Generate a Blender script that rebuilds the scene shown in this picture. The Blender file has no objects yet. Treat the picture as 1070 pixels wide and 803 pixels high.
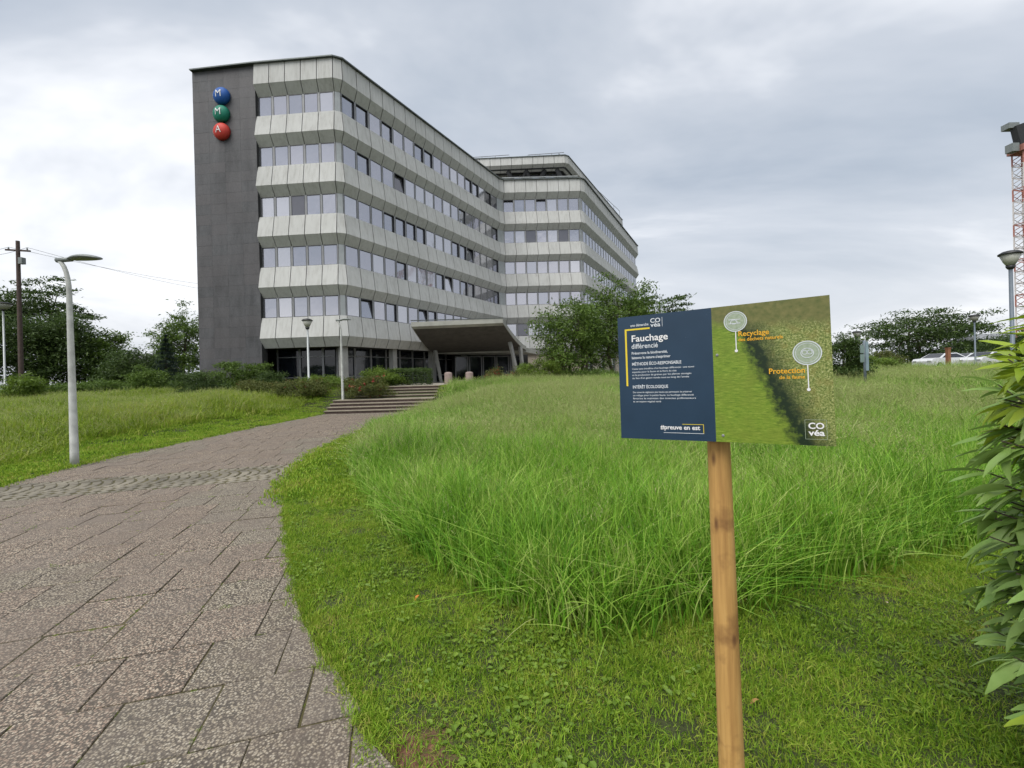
import bpy, bmesh, math, random
import numpy as np
from mathutils import Vector, Matrix, Euler

random.seed(7)
rng = np.random.default_rng(7)
scene = bpy.context.scene
COL = scene.collection
R = math.radians

# ------------------------------------------------------------------ camera
FPX, IW, IH = 450.0, 1070.0, 803.0
PITCH, ROLL, EYE = 0.0, R(1.5), 1.6
CY = 393.0                            # eye level lies a little above the middle of the frame (lens shift)
Fv = np.array([0, math.cos(PITCH), -math.sin(PITCH)])
U0 = np.array([0, math.sin(PITCH), math.cos(PITCH)])
R0 = np.array([1.0, 0, 0])
Rc = math.cos(ROLL) * R0 - math.sin(ROLL) * U0
Uc = math.sin(ROLL) * R0 + math.cos(ROLL) * U0
CAM = np.array([0, 0, EYE])
cd = bpy.data.cameras.new('camera')
cd.sensor_width = 36.0
cd.lens = 36.0 * FPX / IW
cd.shift_y = -(IH / 2 - CY) / IW
cd.clip_start, cd.clip_end = 0.05, 3000
cam = bpy.data.objects.new('camera', cd)
COL.objects.link(cam)
M = Matrix.Identity(4)
for i in range(3):
    M[i][0], M[i][1], M[i][2], M[i][3] = Rc[i], Uc[i], -Fv[i], CAM[i]
cam.matrix_world = M
scene.camera = cam


def ray(x, y):
    return Fv + (x - IW / 2) / FPX * Rc - (y - CY) / FPX * Uc


def P(x, y, Y):
    d = ray(x, y)
    return CAM + d * (Y / d[1])


def G(x, y, z=0.0):
    d = ray(x, y)
    return CAM + d * ((z - EYE) / d[2])


# ------------------------------------------------------------------ world: overcast sky
SUN_EL, SUN_AZ = R(58), R(215)       # azimuth clockwise from +Y
w = bpy.data.worlds.new('World')
scene.world = w
w.use_nodes = True
nt = w.node_tree
nt.nodes.clear()
N = nt.nodes.new
L = nt.links.new
out = N('ShaderNodeOutputWorld')
bg = N('ShaderNodeBackground')
bg.inputs['Strength'].default_value = 0.088
sky = N('ShaderNodeTexSky')
sky.sky_type = 'NISHITA'
sky.sun_disc = False
sky.sun_elevation = SUN_EL
sky.sun_rotation = SUN_AZ
sky.air_density = 1.2
sky.dust_density = 2.0
tc = N('ShaderNodeTexCoord')
sep = N('ShaderNodeSeparateXYZ')
L(tc.outputs['Generated'], sep.inputs[0])


def wm(op, a, b=None):
    n = N('ShaderNodeMath')
    n.operation = op
    for i, v in enumerate((a, b)):
        if v is None:
            continue
        if isinstance(v, (int, float)):
            n.inputs[i].default_value = v
        else:
            L(v, n.inputs[i])
    return n.outputs[0]


zc = wm('MAXIMUM', sep.outputs['Z'], 0.0)
den = wm('ADD', zc, 0.22)
cmb = N('ShaderNodeCombineXYZ')
L(wm('DIVIDE', sep.outputs['X'], den), cmb.inputs[0])
L(wm('DIVIDE', sep.outputs['Y'], den), cmb.inputs[1])
cmb.inputs[2].default_value = 3.7
mp = N('ShaderNodeMapping')
mp.inputs['Rotation'].default_value = (0, 0, R(32))
mp.inputs['Scale'].default_value = (0.55, 1.0, 1)
mp.inputs['Location'].default_value = (7.2, 1.1, 0)
L(cmb.outputs[0], mp.inputs[0])
n1 = N('ShaderNodeTexNoise')
n1.inputs['Scale'].default_value = 0.95
n1.inputs['Detail'].default_value = 6
n1.inputs['Roughness'].default_value = 0.56
n1.inputs['Distortion'].default_value = 0.35
L(mp.outputs[0], n1.inputs['Vector'])
ramp = N('ShaderNodeValToRGB')
e = ramp.color_ramp.elements
e[0].position, e[0].color = 0.36, (2.65, 3.0, 3.5, 1)
e[1].position, e[1].color = 0.64, (6.5, 6.55, 6.7, 1)
m1 = e.new(0.50)
m1.color = (3.75, 4.0, 4.4, 1)
L(n1.outputs['Fac'], ramp.inputs[0])
mx = N('ShaderNodeMix')
mx.data_type = 'RGBA'
mx.inputs['Factor'].default_value = 0.90
L(sky.outputs[0], mx.inputs['A'])
L(ramp.outputs[0], mx.inputs['B'])
# brighter pale band near the horizon, as an overcast sky has
hz = N('ShaderNodeMapRange')
hz.inputs['From Min'].default_value = 0.0
hz.inputs['From Max'].default_value = 0.36
hz.inputs['To Min'].default_value = 0.62
hz.inputs['To Max'].default_value = 0.0
L(zc, hz.inputs['Value'])
mh = N('ShaderNodeMix')
mh.data_type = 'RGBA'
L(hz.outputs[0], mh.inputs['Factor'])
L(mx.outputs['Result'], mh.inputs['A'])
mh.inputs['B'].default_value = (5.3, 5.4, 5.65, 1)
L(mh.outputs['Result'], bg.inputs['Color'])
L(bg.outputs[0], out.inputs[0])

sd = bpy.data.lights.new('sun', 'SUN')
sd.energy = 1.5
sd.angle = R(45)
sd.color = (1.0, 0.97, 0.92)
sun = bpy.data.objects.new('sun', sd)
COL.objects.link(sun)
to_sun = Vector((math.sin(SUN_AZ) * math.cos(SUN_EL), math.cos(SUN_AZ) * math.cos(SUN_EL), math.sin(SUN_EL)))
sun.rotation_euler = to_sun.to_track_quat('Z', 'Y').to_euler()

scene.view_settings.view_transform = 'Standard'
scene.view_settings.look = 'None'
scene.view_settings.exposure = 1.02
scene.view_settings.gamma = 1.0
scene.view_settings.use_curve_mapping = False
scene.cycles.max_bounces = 3
scene.cycles.diffuse_bounces = 1
scene.cycles.glossy_bounces = 2
scene.cycles.transmission_bounces = 2
scene.cycles.transparent_max_bounces = 4
scene.cycles.caustics_reflective = False
scene.cycles.caustics_refractive = False
scene.cycles.use_denoising = True
scene.cycles.use_adaptive_sampling = True
scene.cycles.adaptive_threshold = 0.015


# ------------------------------------------------------------------ materials
class NT:
    def __init__(self, name):
        self.m = bpy.data.materials.new(name)
        self.m.use_nodes = True
        self.t = self.m.node_tree
        self.b = self.t.nodes['Principled BSDF']
        self.o = self.t.nodes['Material Output']

    def n(self, typ, **kw):
        x = self.t.nodes.new(typ)
        for k, v in kw.items():
            if k.startswith('_'):
                setattr(x, k[1:], v)
            else:
                x.inputs[k].default_value = v
        return x

    def l(self, a, b):
        self.t.links.new(a, b)

    def coord(self, kind='Object'):
        if kind == 'Position':
            return self.n('ShaderNodeNewGeometry').outputs['Position']
        return self.n('ShaderNodeTexCoord').outputs[kind]

    def noise(self, vec, scale, detail=4, rough=0.55):
        x = self.n('ShaderNodeTexNoise', Scale=scale, Detail=detail, Roughness=rough)
        self.l(vec, x.inputs['Vector'])
        return x.outputs['Fac']

    def ramp(self, fac, stops):
        x = self.n('ShaderNodeValToRGB')
        el = x.color_ramp.elements
        while len(el) < len(stops):
            el.new(0.5)
        for q, (p, c) in zip(el, stops):
            q.position = p
            q.color = (*c, 1)
        self.l(fac, x.inputs[0])
        return x.outputs[0]

    def mix(self, fac, a, b, typ='MIX'):
        x = self.n('ShaderNodeMix', _data_type='RGBA', _blend_type=typ)
        for s, v in (('Factor', fac), ('A', a), ('B', b)):
            if isinstance(v, (int, float)):
                x.inputs[s].default_value = v
            elif isinstance(v, tuple):
                x.inputs[s].default_value = (*v, 1)
            else:
                self.l(v, x.inputs[s])
        return x.outputs['Result']

    def math(self, op, a, b=0.0, c=None):
        x = self.n('ShaderNodeMath', _operation=op)
        for i, v in enumerate((a, b, c)):
            if v is None:
                continue
            if isinstance(v, (int, float)):
                x.inputs[i].default_value = v
            else:
                self.l(v, x.inputs[i])
        return x.outputs[0]

    def bump(self, h, strength=0.3, dist=0.01):
        x = self.n('ShaderNodeBump', Strength=strength, Distance=dist)
        self.l(h, x.inputs['Height'])
        self.l(x.outputs[0], self.b.inputs['Normal'])

    def base(self, c, rough=0.7, metal=0.0, spec=0.5):
        if isinstance(c, tuple):
            self.b.inputs['Base Color'].default_value = (*c, 1)
        else:
            self.l(c, self.b.inputs['Base Color'])
        self.b.inputs['Roughness'].default_value = rough
        self.b.inputs['Metallic'].default_value = metal
        self.b.inputs['Specular IOR Level'].default_value = spec
        return self.m


def vary(c, k):
    return tuple(min(1, max(0, v * k)) for v in c)


def simple(name, c, rough=0.6, metal=0.0, var=0.15, scale=3.0, bump=0.0, kind='Position', spec=0.5):
    t = NT(name)
    v = t.coord(kind)
    f = t.noise(v, scale, 5)
    col = t.ramp(f, [(0.3, vary(c, 1 - var)), (0.7, vary(c, 1 + var))])
    if bump:
        t.bump(t.noise(v, scale * 6, 5), bump, 0.01)
    return t.base(col, rough, metal, spec)


def leaf_mat(name, c1, c2, rough=0.5, trans=0.35, patch=0.8, spec=0.35):
    """foliage: colour by leaf (random per island) and by patch, some light through the leaf"""
    t = NT(name)
    g = t.n('ShaderNodeNewGeometry')
    isl = g.outputs['Random Per Island']
    nz = t.noise(g.outputs['Position'], patch, 3)
    f = t.math('ADD', t.math('MULTIPLY', isl, 0.55), t.math('MULTIPLY', nz, 0.6))
    col = t.ramp(f, [(0.2, c1), (0.85, c2)])
    t.base(col, rough, 0, spec)
    tr = t.n('ShaderNodeBsdfTranslucent')
    t.l(col, tr.inputs['Color'])
    ms = t.n('ShaderNodeMixShader', Fac=trans)
    t.l(t.b.outputs[0], ms.inputs[1])
    t.l(tr.outputs[0], ms.inputs[2])
    t.l(ms.outputs[0], t.o.inputs['Surface'])
    return t.m


def grass_mat(name, stops, patch, trans=0.3, rough=0.6):
    """grass: broad patches over the ground plus blade to blade difference"""
    t = NT(name)
    g = t.n('ShaderNodeNewGeometry')
    oi = t.n('ShaderNodeObjectInfo')
    n1 = t.noise(g.outputs['Position'], patch, 4, 0.6)
    n2 = t.noise(g.outputs['Position'], patch * 7, 2, 0.5)
    f = t.math('ADD', t.math('MULTIPLY', n1, 0.62), t.math('MULTIPLY', n2, 0.22))
    f = t.math('ADD', f, t.math('MULTIPLY', t.math('SUBTRACT', g.outputs['Random Per Island'], 0.5), 0.42))
    f = t.math('ADD', t.math('ADD', f, 0.11), t.math('MULTIPLY', oi.outputs['Random'], 0.10))
    col = t.ramp(f, stops)
    t.base(col, rough, 0, 0.3)
    tr = t.n('ShaderNodeBsdfTranslucent')
    t.l(col, tr.inputs['Color'])
    ms = t.n('ShaderNodeMixShader', Fac=trans)
    t.l(t.b.outputs[0], ms.inputs[1])
    t.l(tr.outputs[0], ms.inputs[2])
    t.l(ms.outputs[0], t.o.inputs['Surface'])
    return t.m


MAT = {}


def concrete_panel_mat():
    t = NT('cladding concrete')
    v = t.coord('Position')
    oi = t.n('ShaderNodeObjectInfo')
    big = t.noise(v, 0.6, 5)
    fine = t.noise(v, 45, 3)
    mpn = t.n('ShaderNodeMapping', Scale=(5.5, 5.5, 0.55))
    t.l(v, mpn.inputs[0])
    streak = t.noise(mpn.outputs[0], 1.0, 6, 0.65)
    c = t.ramp(big, [(0.3, (0.45, 0.455, 0.44)), (0.7, (0.55, 0.555, 0.54))])
    c = t.mix(t.ramp(streak, [(0.46, (0, 0, 0)), (0.72, (0.6, 0.6, 0.6))]), c, (0.225, 0.22, 0.20))
    c = t.mix(t.math('MULTIPLY', oi.outputs['Random'], 0.30), c, (0.57, 0.575, 0.56))
    c = t.mix(0.25, c, t.ramp(fine, [(0.35, (0.36, 0.36, 0.33)), (0.65, (0.62, 0.61, 0.57))]))
    t.bump(fine, 0.35, 0.01)
    return t.base(c, 0.85)


def slate_mat():
    t = NT('slate tiles')
    v = t.coord('Position')
    oi = t.n('ShaderNodeObjectInfo')
    mps = t.n('ShaderNodeMapping', Scale=(1.6, 1.6, 0.5))
    t.l(v, mps.inputs[0])
    nz = t.noise(mps.outputs[0], 0.6, 8, 0.75)
    fn = t.noise(v, 14, 4)
    c = t.ramp(nz, [(0.36, (0.024, 0.025, 0.028)), (0.64, (0.105, 0.107, 0.114))])
    c = t.mix(t.math('MULTIPLY', oi.outputs['Random'], 0.6), c, (0.100, 0.089, 0.092))
    c = t.mix(0.3, c, t.ramp(fn, [(0.3, (0.03, 0.029, 0.029)), (0.7, (0.115, 0.115, 0.116))]))
    t.bump(fn, 0.3, 0.01)
    return t.base(c, 0.55)


def aggregate_mat(name, cols, moss=0.25):
    t = NT(name)
    v = t.coord('Position')
    oi = t.n('ShaderNodeObjectInfo')
    vo = t.n('ShaderNodeTexVoronoi', Scale=88.0, Randomness=1.0)
    t.l(v, vo.inputs['Vector'])
    sepc = t.n('ShaderNodeSeparateColor')
    t.l(vo.outputs['Color'], sepc.inputs[0])
    k = len(cols)
    c = t.ramp(sepc.outputs[0], [(i / k, q) for i, q in enumerate(cols)])
    for nd in t.t.nodes:
        if nd.type == 'VALTORGB':
            nd.color_ramp.interpolation = 'CONSTANT'
    edge = t.n('ShaderNodeMapRange')
    edge.inputs['From Min'].default_value = 0.28
    edge.inputs['From Max'].default_value = 0.66
    t.l(vo.outputs['Distance'], edge.inputs['Value'])
    c = t.mix(edge.outputs[0], c, (0.060, 0.052, 0.042))
    blot = t.noise(v, 1.3, 6, 0.65)
    c = t.mix(t.ramp(blot, [(0.38, (0, 0, 0)), (0.72, (0.85, 0.85, 0.85))]), c, (0.17, 0.135, 0.108))
    dk = t.noise(v, 9, 5, 0.75)
    c = t.mix(t.ramp(dk, [(0.5, (0, 0, 0)), (0.75, (0.6, 0.6, 0.6))]), c, (0.09, 0.075, 0.065))
    gn = t.noise(v, 2.7, 5, 0.7)
    c = t.mix(t.ramp(gn, [(0.55, (0, 0, 0)), (0.8, (moss * 2, moss * 2, moss * 2))]), c, (0.10, 0.105, 0.05))
    c = t.mix(t.math('MULTIPLY', oi.outputs['Random'], 0.28), c, (0.19, 0.165, 0.14))
    h = t.math('SUBTRACT', 1.0, vo.outputs['Distance'])
    t.bump(h, 0.55, 0.005)
    return t.base(c, 0.8, 0, 0.25)


def ground_mat():
    t = NT('ground turf')
    v = t.coord('Position')
    a = t.noise(v, 1.1, 6, 0.65)
    b = t.noise(v, 30, 4)
    c = t.ramp(a, [(0.35, (0.030, 0.042, 0.010)), (0.6, (0.050, 0.062, 0.014)), (0.78, (0.070, 0.050, 0.024))])
    c = t.mix(0.4, c, t.ramp(b, [(0.35, (0.02, 0.025, 0.008)), (0.65, (0.075, 0.085, 0.022))]))
    vd = t.n('ShaderNodeVectorMath', _operation='DISTANCE')
    t.l(v, vd.inputs[0])
    vd.inputs[1].default_value = (-0.46, 1.78, 0.0)
    sf = t.math('ADD', vd.outputs['Value'], t.math('MULTIPLY', t.math('SUBTRACT', t.noise(v, 9, 4), 0.5), 0.3))
    c = t.mix(t.ramp(sf, [(0.10, (1, 1, 1)), (0.24, (0, 0, 0))]), c, t.ramp(b, [(0.35, (0.07, 0.035, 0.02)), (0.65, (0.20, 0.095, 0.055))]))
    t.bump(b, 0.8, 0.03)
    return t.base(c, 0.9)


MAT['ground'] = ground_mat()
MAT['panel'] = concrete_panel_mat()
MAT['slate'] = slate_mat()
MAT['joint'] = simple('dark joint backing', (0.035, 0.036, 0.036), 0.9)
MAT['alu'] = simple('grey aluminium', (0.25, 0.255, 0.26), 0.45, 0.25, 0.12)
MAT['alu_pale'] = simple('pale aluminium', (0.36, 0.38, 0.38), 0.45, 0.3, 0.1)
MAT['dark_metal'] = simple('dark window metal', (0.035, 0.036, 0.038), 0.4, 0.3)
MAT['coping'] = simple('zinc coping', (0.115, 0.13, 0.125), 0.45, 0.4, 0.2)
MAT['canopy'] = simple('canopy concrete', (0.36, 0.36, 0.32), 0.85, 0, 0.2, 1.2, 0.3)
MAT['column'] = simple('column concrete', (0.33, 0.33, 0.31), 0.8, 0, 0.15, 2.0, 0.2)
MAT['beige'] = simple('beige stone', (0.50, 0.43, 0.34), 0.8, 0, 0.12, 1.5, 0.2)
MAT['roof'] = simple('roof gravel', (0.25, 0.25, 0.24), 0.9, 0, 0.2, 2.0, 0.3)
MAT['lamp_white'] = simple('painted lamp pole', (0.46, 0.47, 0.44), 0.55, 0, 0.22, 5.0)
MAT['lamp_grey'] = simple('lamp head grey', (0.20, 0.22, 0.21), 0.45, 0.2, 0.1)
MAT['lamp_blue'] = simple('blue grey lamp pole', (0.13, 0.16, 0.19), 0.5, 0.1, 0.1)
MAT['black'] = simple('black metal', (0.02, 0.021, 0.022), 0.45)
MAT['bark'] = simple('bark', (0.075, 0.058, 0.042), 0.9, 0, 0.35, 6.0, 0.6)
MAT['pole_wood'] = simple('dark utility pole wood', (0.085, 0.06, 0.05), 0.9, 0, 0.2, 5.0, 0.3)
MAT['slab_pink'] = aggregate_mat('pink aggregate paving', [(0.53, 0.425, 0.32), (0.33, 0.24, 0.18), (0.62, 0.53, 0.41), (0.42, 0.305, 0.225), (0.18, 0.14, 0.11), (0.55, 0.445, 0.335)], 0.05)
MAT['slab_grey'] = aggregate_mat('grey aggregate paving', [(0.49, 0.43, 0.325), (0.33, 0.28, 0.205), (0.58, 0.52, 0.41), (0.39, 0.33, 0.235), (0.19, 0.16, 0.12), (0.52, 0.45, 0.335)], 0.16)
MAT['bed'] = simple('mossy joint soil', (0.070, 0.060, 0.022), 0.95, 0, 0.6, 2.0, 0.5)
MAT['sett'] = simple('granite setts', (0.195, 0.175, 0.135), 0.75, 0, 0.5, 1.3, 0.4, spec=0.3)
MAT['sett_bed'] = simple('sett joints with moss', (0.11, 0.085, 0.035), 0.95, 0, 0.4, 4.0)
MAT['tread'] = simple('step tread stone', (0.27, 0.235, 0.18), 0.8, 0, 0.2, 3.0, 0.3)
MAT['riser'] = simple('purple brown riser', (0.105, 0.072, 0.062), 0.85, 0, 0.35, 9.0, 0.4)
MAT['plaza'] = simple('plaza paving', (0.34, 0.31, 0.26), 0.85, 0, 0.2, 2.0, 0.2)
MAT['bollard'] = simple('pink concrete', (0.30, 0.235, 0.21), 0.85, 0, 0.15, 4.0, 0.2)
MAT['white'] = simple('white print', (0.80, 0.80, 0.80), 0.5, 0, 0.02)
MAT['pale_print'] = simple('pale grey print', (0.66, 0.70, 0.74), 0.5, 0, 0.02)
MAT['yellow'] = simple('yellow print', (0.78, 0.60, 0.03), 0.5, 0, 0.03)
MAT['orange_print'] = simple('amber print', (0.80, 0.42, 0.02), 0.5, 0, 0.03)


def glass_mat(name, c, rough=0.03, metal=0.75, wob=0.10):
    t = NT(name)
    v = t.coord('Position')
    t.bump(t.noise(v, 0.9, 2), wob, 0.1)
    return t.base(c, rough, metal, 0.6)


MAT['pane'] = [glass_mat('window glass', (0.46, 0.46, 0.505)), glass_mat('window glass pale', (0.56, 0.56, 0.60), 0.08, 0.65),
               glass_mat('window glass cool', (0.40, 0.41, 0.46), 0.03)]
MAT['pane_dark'] = glass_mat('dark window glass', (0.16, 0.16, 0.18), 0.05, 0.5)
MAT['glass_low'] = glass_mat('ground floor glass', (0.012, 0.015, 0.02), 0.06, 0.0, 0.02)

# ------------------------------------------------------------------ object helpers


def mesh_obj(name, verts, faces, mat=None, parent=None, smooth=False, mats=None, fmat=None):
    me = bpy.data.meshes.new(name)
    if isinstance(verts, np.ndarray):
        verts = verts.reshape(-1, 3).tolist()
    if isinstance(faces, np.ndarray):
        faces = faces.tolist()
    me.from_pydata(verts, [], faces)
    if mats:
        for q in mats:
            me.materials.append(q)
        if fmat is not None:
            me.polygons.foreach_set('material_index', fmat)
    elif mat:
        me.materials.append(mat)
    if smooth:
        me.polygons.foreach_set('use_smooth', [True] * len(me.polygons))
    me.update()
    o = bpy.data.objects.new(name, me)
    COL.objects.link(o)
    if parent:
        o.parent = parent
    return o


def tag(o, label, cat, group=None):
    o['label'] = label
    o['category'] = cat
    if group:
        o['group'] = group
    return o


def empty(name, loc, label, cat, group=None, rz=0):
    o = bpy.data.objects.new(name, None)
    o.empty_display_size = 0.2
    o.location = tuple(float(v) for v in loc)
    o.rotation_euler = (0, 0, rz)
    COL.objects.link(o)
    return tag(o, label, cat, group)


class MB:
    """collects shapes into one mesh"""

    def __init__(self):
        self.v, self.f, self.mi = [], [], []

    def add(self, vs, fs, m=0):
        o = len(self.v)
        self.v += [tuple(float(c) for c in q) for q in vs]
        self.f += [tuple(i + o for i in q) for q in fs]
        self.mi += [m] * len(fs)

    def box(self, c, s, rz=0, m=0, rot=None):
        hx, hy, hz = s[0] / 2, s[1] / 2, s[2] / 2
        vs = [(x, y, z) for z in (-hz, hz) for x, y in ((-hx, -hy), (hx, -hy), (hx, hy), (-hx, hy))]
        mt = rot.to_matrix() if rot else Matrix.Rotation(rz, 3, 'Z')
        vs = [mt @ Vector(q) + Vector(c) for q in vs]
        self.add(vs, [(3, 2, 1, 0), (4, 5, 6, 7), (0, 1, 5, 4), (1, 2, 6, 5), (2, 3, 7, 6), (3, 0, 4, 7)], m)

    def tube(self, pts, rad, n=8, m=0, cap=True):
        pts = [Vector(tuple(float(c) for c in q)) for q in pts]
        if isinstance(rad, (int, float)):
            rad = [rad] * len(pts)
        vs, fs = [], []
        for i, p in enumerate(pts):
            d = (pts[min(i + 1, len(pts) - 1)] - pts[max(i - 1, 0)]).normalized()
            a = Vector((1, 0, 0)) if abs(d.x) < 0.9 else Vector((0, 1, 0))
            u = d.cross(a).normalized()
            q = d.cross(u)
            for k in range(n):
                t = 2 * math.pi * k / n
                vs.append(p + (u * math.cos(t) + q * math.sin(t)) * rad[i])
        for i in range(len(pts) - 1):
            for k in range(n):
                a, b = i * n + k, i * n + (k + 1) % n
                fs.append((a, b, b + n, a + n))
        if cap:
            fs.append(tuple(range(n - 1, -1, -1)))
            fs.append(tuple((len(pts) - 1) * n + k for k in range(n)))
        self.add(vs, fs, m)

    def lathe(self, prof, c, n=16, m=0):
        vs, fs = [], []
        for r, z in prof:
            for k in range(n):
                t = 2 * math.pi * k / n
                vs.append((c[0] + r * math.cos(t), c[1] + r * math.sin(t), c[2] + z))
        for i in range(len(prof) - 1):
            for k in range(n):
                a, b = i * n + k, i * n + (k + 1) % n
                fs.append((a, b, b + n, a + n))
        fs.append(tuple(range(n - 1, -1, -1)))
        fs.append(tuple((len(prof) - 1) * n + k for k in range(n)))
        self.add(vs, fs, m)

    def prism(self, poly, z0, z1, m=0):
        n = len(poly)
        vs = [(p[0], p[1], z0) for p in poly] + [(p[0], p[1], z1) for p in poly]
        fs = [tuple(range(n - 1, -1, -1)), tuple(range(n, 2 * n))]
        fs += [(i, (i + 1) % n, n + (i + 1) % n, n + i) for i in range(n)]
        self.add(vs, fs, m)

    def build(self, name, mat, parent=None, smooth=False):
        mats = mat if isinstance(mat, list) else [mat]
        return mesh_obj(name, self.v, self.f, parent=parent, smooth=smooth, mats=mats, fmat=self.mi)


def rel(root, o):
    """part built in world coordinates: keep it there under its thing"""
    o.parent = root
    o.matrix_parent_inverse = (Matrix.Translation(root.location) @ root.rotation_euler.to_matrix().to_4x4()).inverted()
    return o


# ------------------------------------------------------------------ terrain
PATH_R = [(1.0, -4.0), (0.55, 0.0), (0.05, 1.0), (-0.494, 1.74), (-0.70, 1.944), (-0.88, 2.19), (-1.083, 2.437), (-1.48, 2.956), (-1.85, 3.55), (-2.38, 4.45),
          (-2.94, 5.48), (-3.72, 7.11), (-4.33, 9.04), (-4.70, 12.1), (-4.5, 16.5), (-4.2, 19.0), (-4.0, 20.62)]
PATH_L = [(-9.05, 20.62), (-9.25, 15.3), (-9.2, 11.6), (-8.92, 8.75), (-8.75, 7.9), (-8.5, 7.1), (-7.9, 4.0), (-7.4, 0.0), (-7.2, -4.0)]


def catmull(pts, k=5):
    pts = [np.array(p, float) for p in pts]
    outp = []
    for i in range(len(pts) - 1):
        p0, p1, p2, p3 = pts[max(i - 1, 0)], pts[i], pts[i + 1], pts[min(i + 2, len(pts) - 1)]
        for t in np.linspace(0, 1, k, endpoint=False):
            outp.append(0.5 * (2 * p1 + (p2 - p0) * t + (2 * p0 - 5 * p1 + 4 * p2 - p3) * t * t + (3 * p1 - p0 - 3 * p2 + p3) * t ** 3))
    outp.append(pts[-1])
    return outp


PATH = np.array(PATH_R + PATH_L)
PATHF = np.array(catmull(PATH_R, 4) + catmull(PATH_L, 2))
STEPX = (-9.05, -4.0)


def sdist(x, y, poly=PATH):
    """distance to polygon, negative inside (arrays)"""
    x = np.asarray(x, float)
    y = np.asarray(y, float)
    best = np.full(x.shape, 1e9)
    ins = np.zeros(x.shape, bool)
    n = len(poly)
    for i in range(n):
        ax, ay = poly[i]
        bx, by = poly[(i + 1) % n]
        dx, dy = bx - ax, by - ay
        t = np.clip(((x - ax) * dx + (y - ay) * dy) / (dx * dx + dy * dy), 0, 1)
        best = np.minimum(best, np.hypot(x - ax - t * dx, y - ay - t * dy))
        c = ((ay > y) != (by > y)) & (x < dx * (y - ay) / (by - ay + 1e-12) + ax)
        ins ^= c
    return np.where(ins, -best, best)


STEPS = np.array([(STEPX[0], 20.0), (STEPX[1], 20.0), (STEPX[1], 25.0), (STEPX[0], 25.0)])


def sm(a, b, v):
    t = np.clip((v - a) / (b - a), 0, 1)
    return t * t * (3 - 2 * t)


def bumpy(x, y):
    return 0.5 * (np.sin(x * 1.7 + 0.6 * np.sin(y * 1.1)) * np.sin(y * 1.3 + 0.8 * np.sin(x * 0.9)) + 0.5 * np.sin(x * 3.9 + y * 2.3))


def terrain(x, y):
    x = np.asarray(x, float)
    y = np.asarray(y, float)
    d = sdist(x, y)
    ds = sdist(x, y, STEPS)
    dd = np.minimum(d, ds)
    h = 0.80 * sm(4, 19, y) + 0.40 * sm(20.5, 25, y) + 0.14 * sm(5, 14, x) * sm(6, 16, y)
    h = h - 0.02
    zin = -0.14 + 1.28 * sm(20.4, 24.6, y)
    s = sm(0.25, 4.2, dd)
    z = 0.02 + (h) * s + (1 - s) * (np.maximum(0, 1.2 * sm(20.5, 24.6, y)) - 0.0)
    z = z + 0.025 * bumpy(x, y) * sm(0.3, 1.5, dd) * (1 - sm(22, 26, y))
    z = np.where(dd < 0.07, zin + (z - zin) * sm(-0.05, 0.07, dd), z)
    z = np.where(y > 24.4, 1.19 + 0 * z, z)
    return z


def tz(x, y):
    return float(terrain(np.array([x]), np.array([y]))[0])


gx = np.unique(np.concatenate([np.array([-900, -600, -400, -250, -160, -110, -80, -60, -48]), np.arange(-40, -10, 0.5), np.arange(-10, 3, 0.1), np.arange(3, 20, 0.4), np.arange(20, 44, 1.0), np.array([50, 60, 80, 110, 160, 250, 400, 600, 900])]))
gy = np.unique(np.concatenate([np.array([-200, -120, -60, -30, -12]), np.arange(-6, 0, 0.5), np.arange(0, 10, 0.1), np.arange(10, 27, 0.2), np.arange(27, 60, 1.0), np.array([70, 90, 120, 170, 240, 340, 500, 700, 1000, 1400])]))
X, Y = np.meshgrid(gx, gy)
Z = terrain(X.ravel(), Y.ravel()).reshape(X.shape)
nx, ny = len(gx), len(gy)
vs = np.stack([X.ravel(), Y.ravel(), Z.ravel()], 1)
idx = np.arange(nx * ny).reshape(ny, nx)
fs = np.stack([idx[:-1, :-1].ravel(), idx[:-1, 1:].ravel(), idx[1:, 1:].ravel(), idx[1:, :-1].ravel()], 1)
g = mesh_obj('ground', vs, fs, MAT['ground'], smooth=True)
g['kind'] = 'structure'

# ------------------------------------------------------------------ path with slabs
ctr = PATH.mean(0)
bedpoly = []
for i, p in enumerate(PATHF):
    a, b = PATHF[i - 1], PATHF[(i + 1) % len(PATHF)]
    t = (b - a) / np.linalg.norm(b - a)
    nrm = np.array([t[1], -t[0]])
    bedpoly.append(p + nrm * 0.015)
me_v = [(p[0], p[1], -0.0065) for p in bedpoly]
path = mesh_obj('path', me_v, [tuple(range(len(me_v)))], MAT['bed'])
path['kind'] = 'structure'
ANG = R(16.0)
ca, sa = math.cos(ANG), math.sin(ANG)
SL = 0.44


def uv2xy(u, v):
    return ca * u - sa * v, sa * u + ca * v


def clip_poly(poly, p, nrm):
    outp = []
    n = len(poly)
    for i in range(n):
        a, b = poly[i], poly[(i + 1) % n]
        da = (a[0] - p[0]) * nrm[0] + (a[1] - p[1]) * nrm[1]
        db = (b[0] - p[0]) * nrm[0] + (b[1] - p[1]) * nrm[1]
        if da <= 0:
            outp.append(a)
        if da * db < 0:
            t = da / (da - db)
            outp.append((a[0] + (b[0] - a[0]) * t, a[1] + (b[1] - a[1]) * t))
    return outp


def nearest_edge(c):
    best, res = 1e9, None
    for i in range(len(PATHF)):
        a, b = PATHF[i], PATHF[(i + 1) % len(PATHF)]
        d = b - a
        t = np.clip(np.dot(c - a, d) / np.dot(d, d), 0, 1)
        q = a + d * t
        dist = np.linalg.norm(c - q)
        if dist < best:
            nrm = np.array([d[1], -d[0]])
            best, res = dist, (a, nrm / np.linalg.norm(nrm))
    return res


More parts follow.
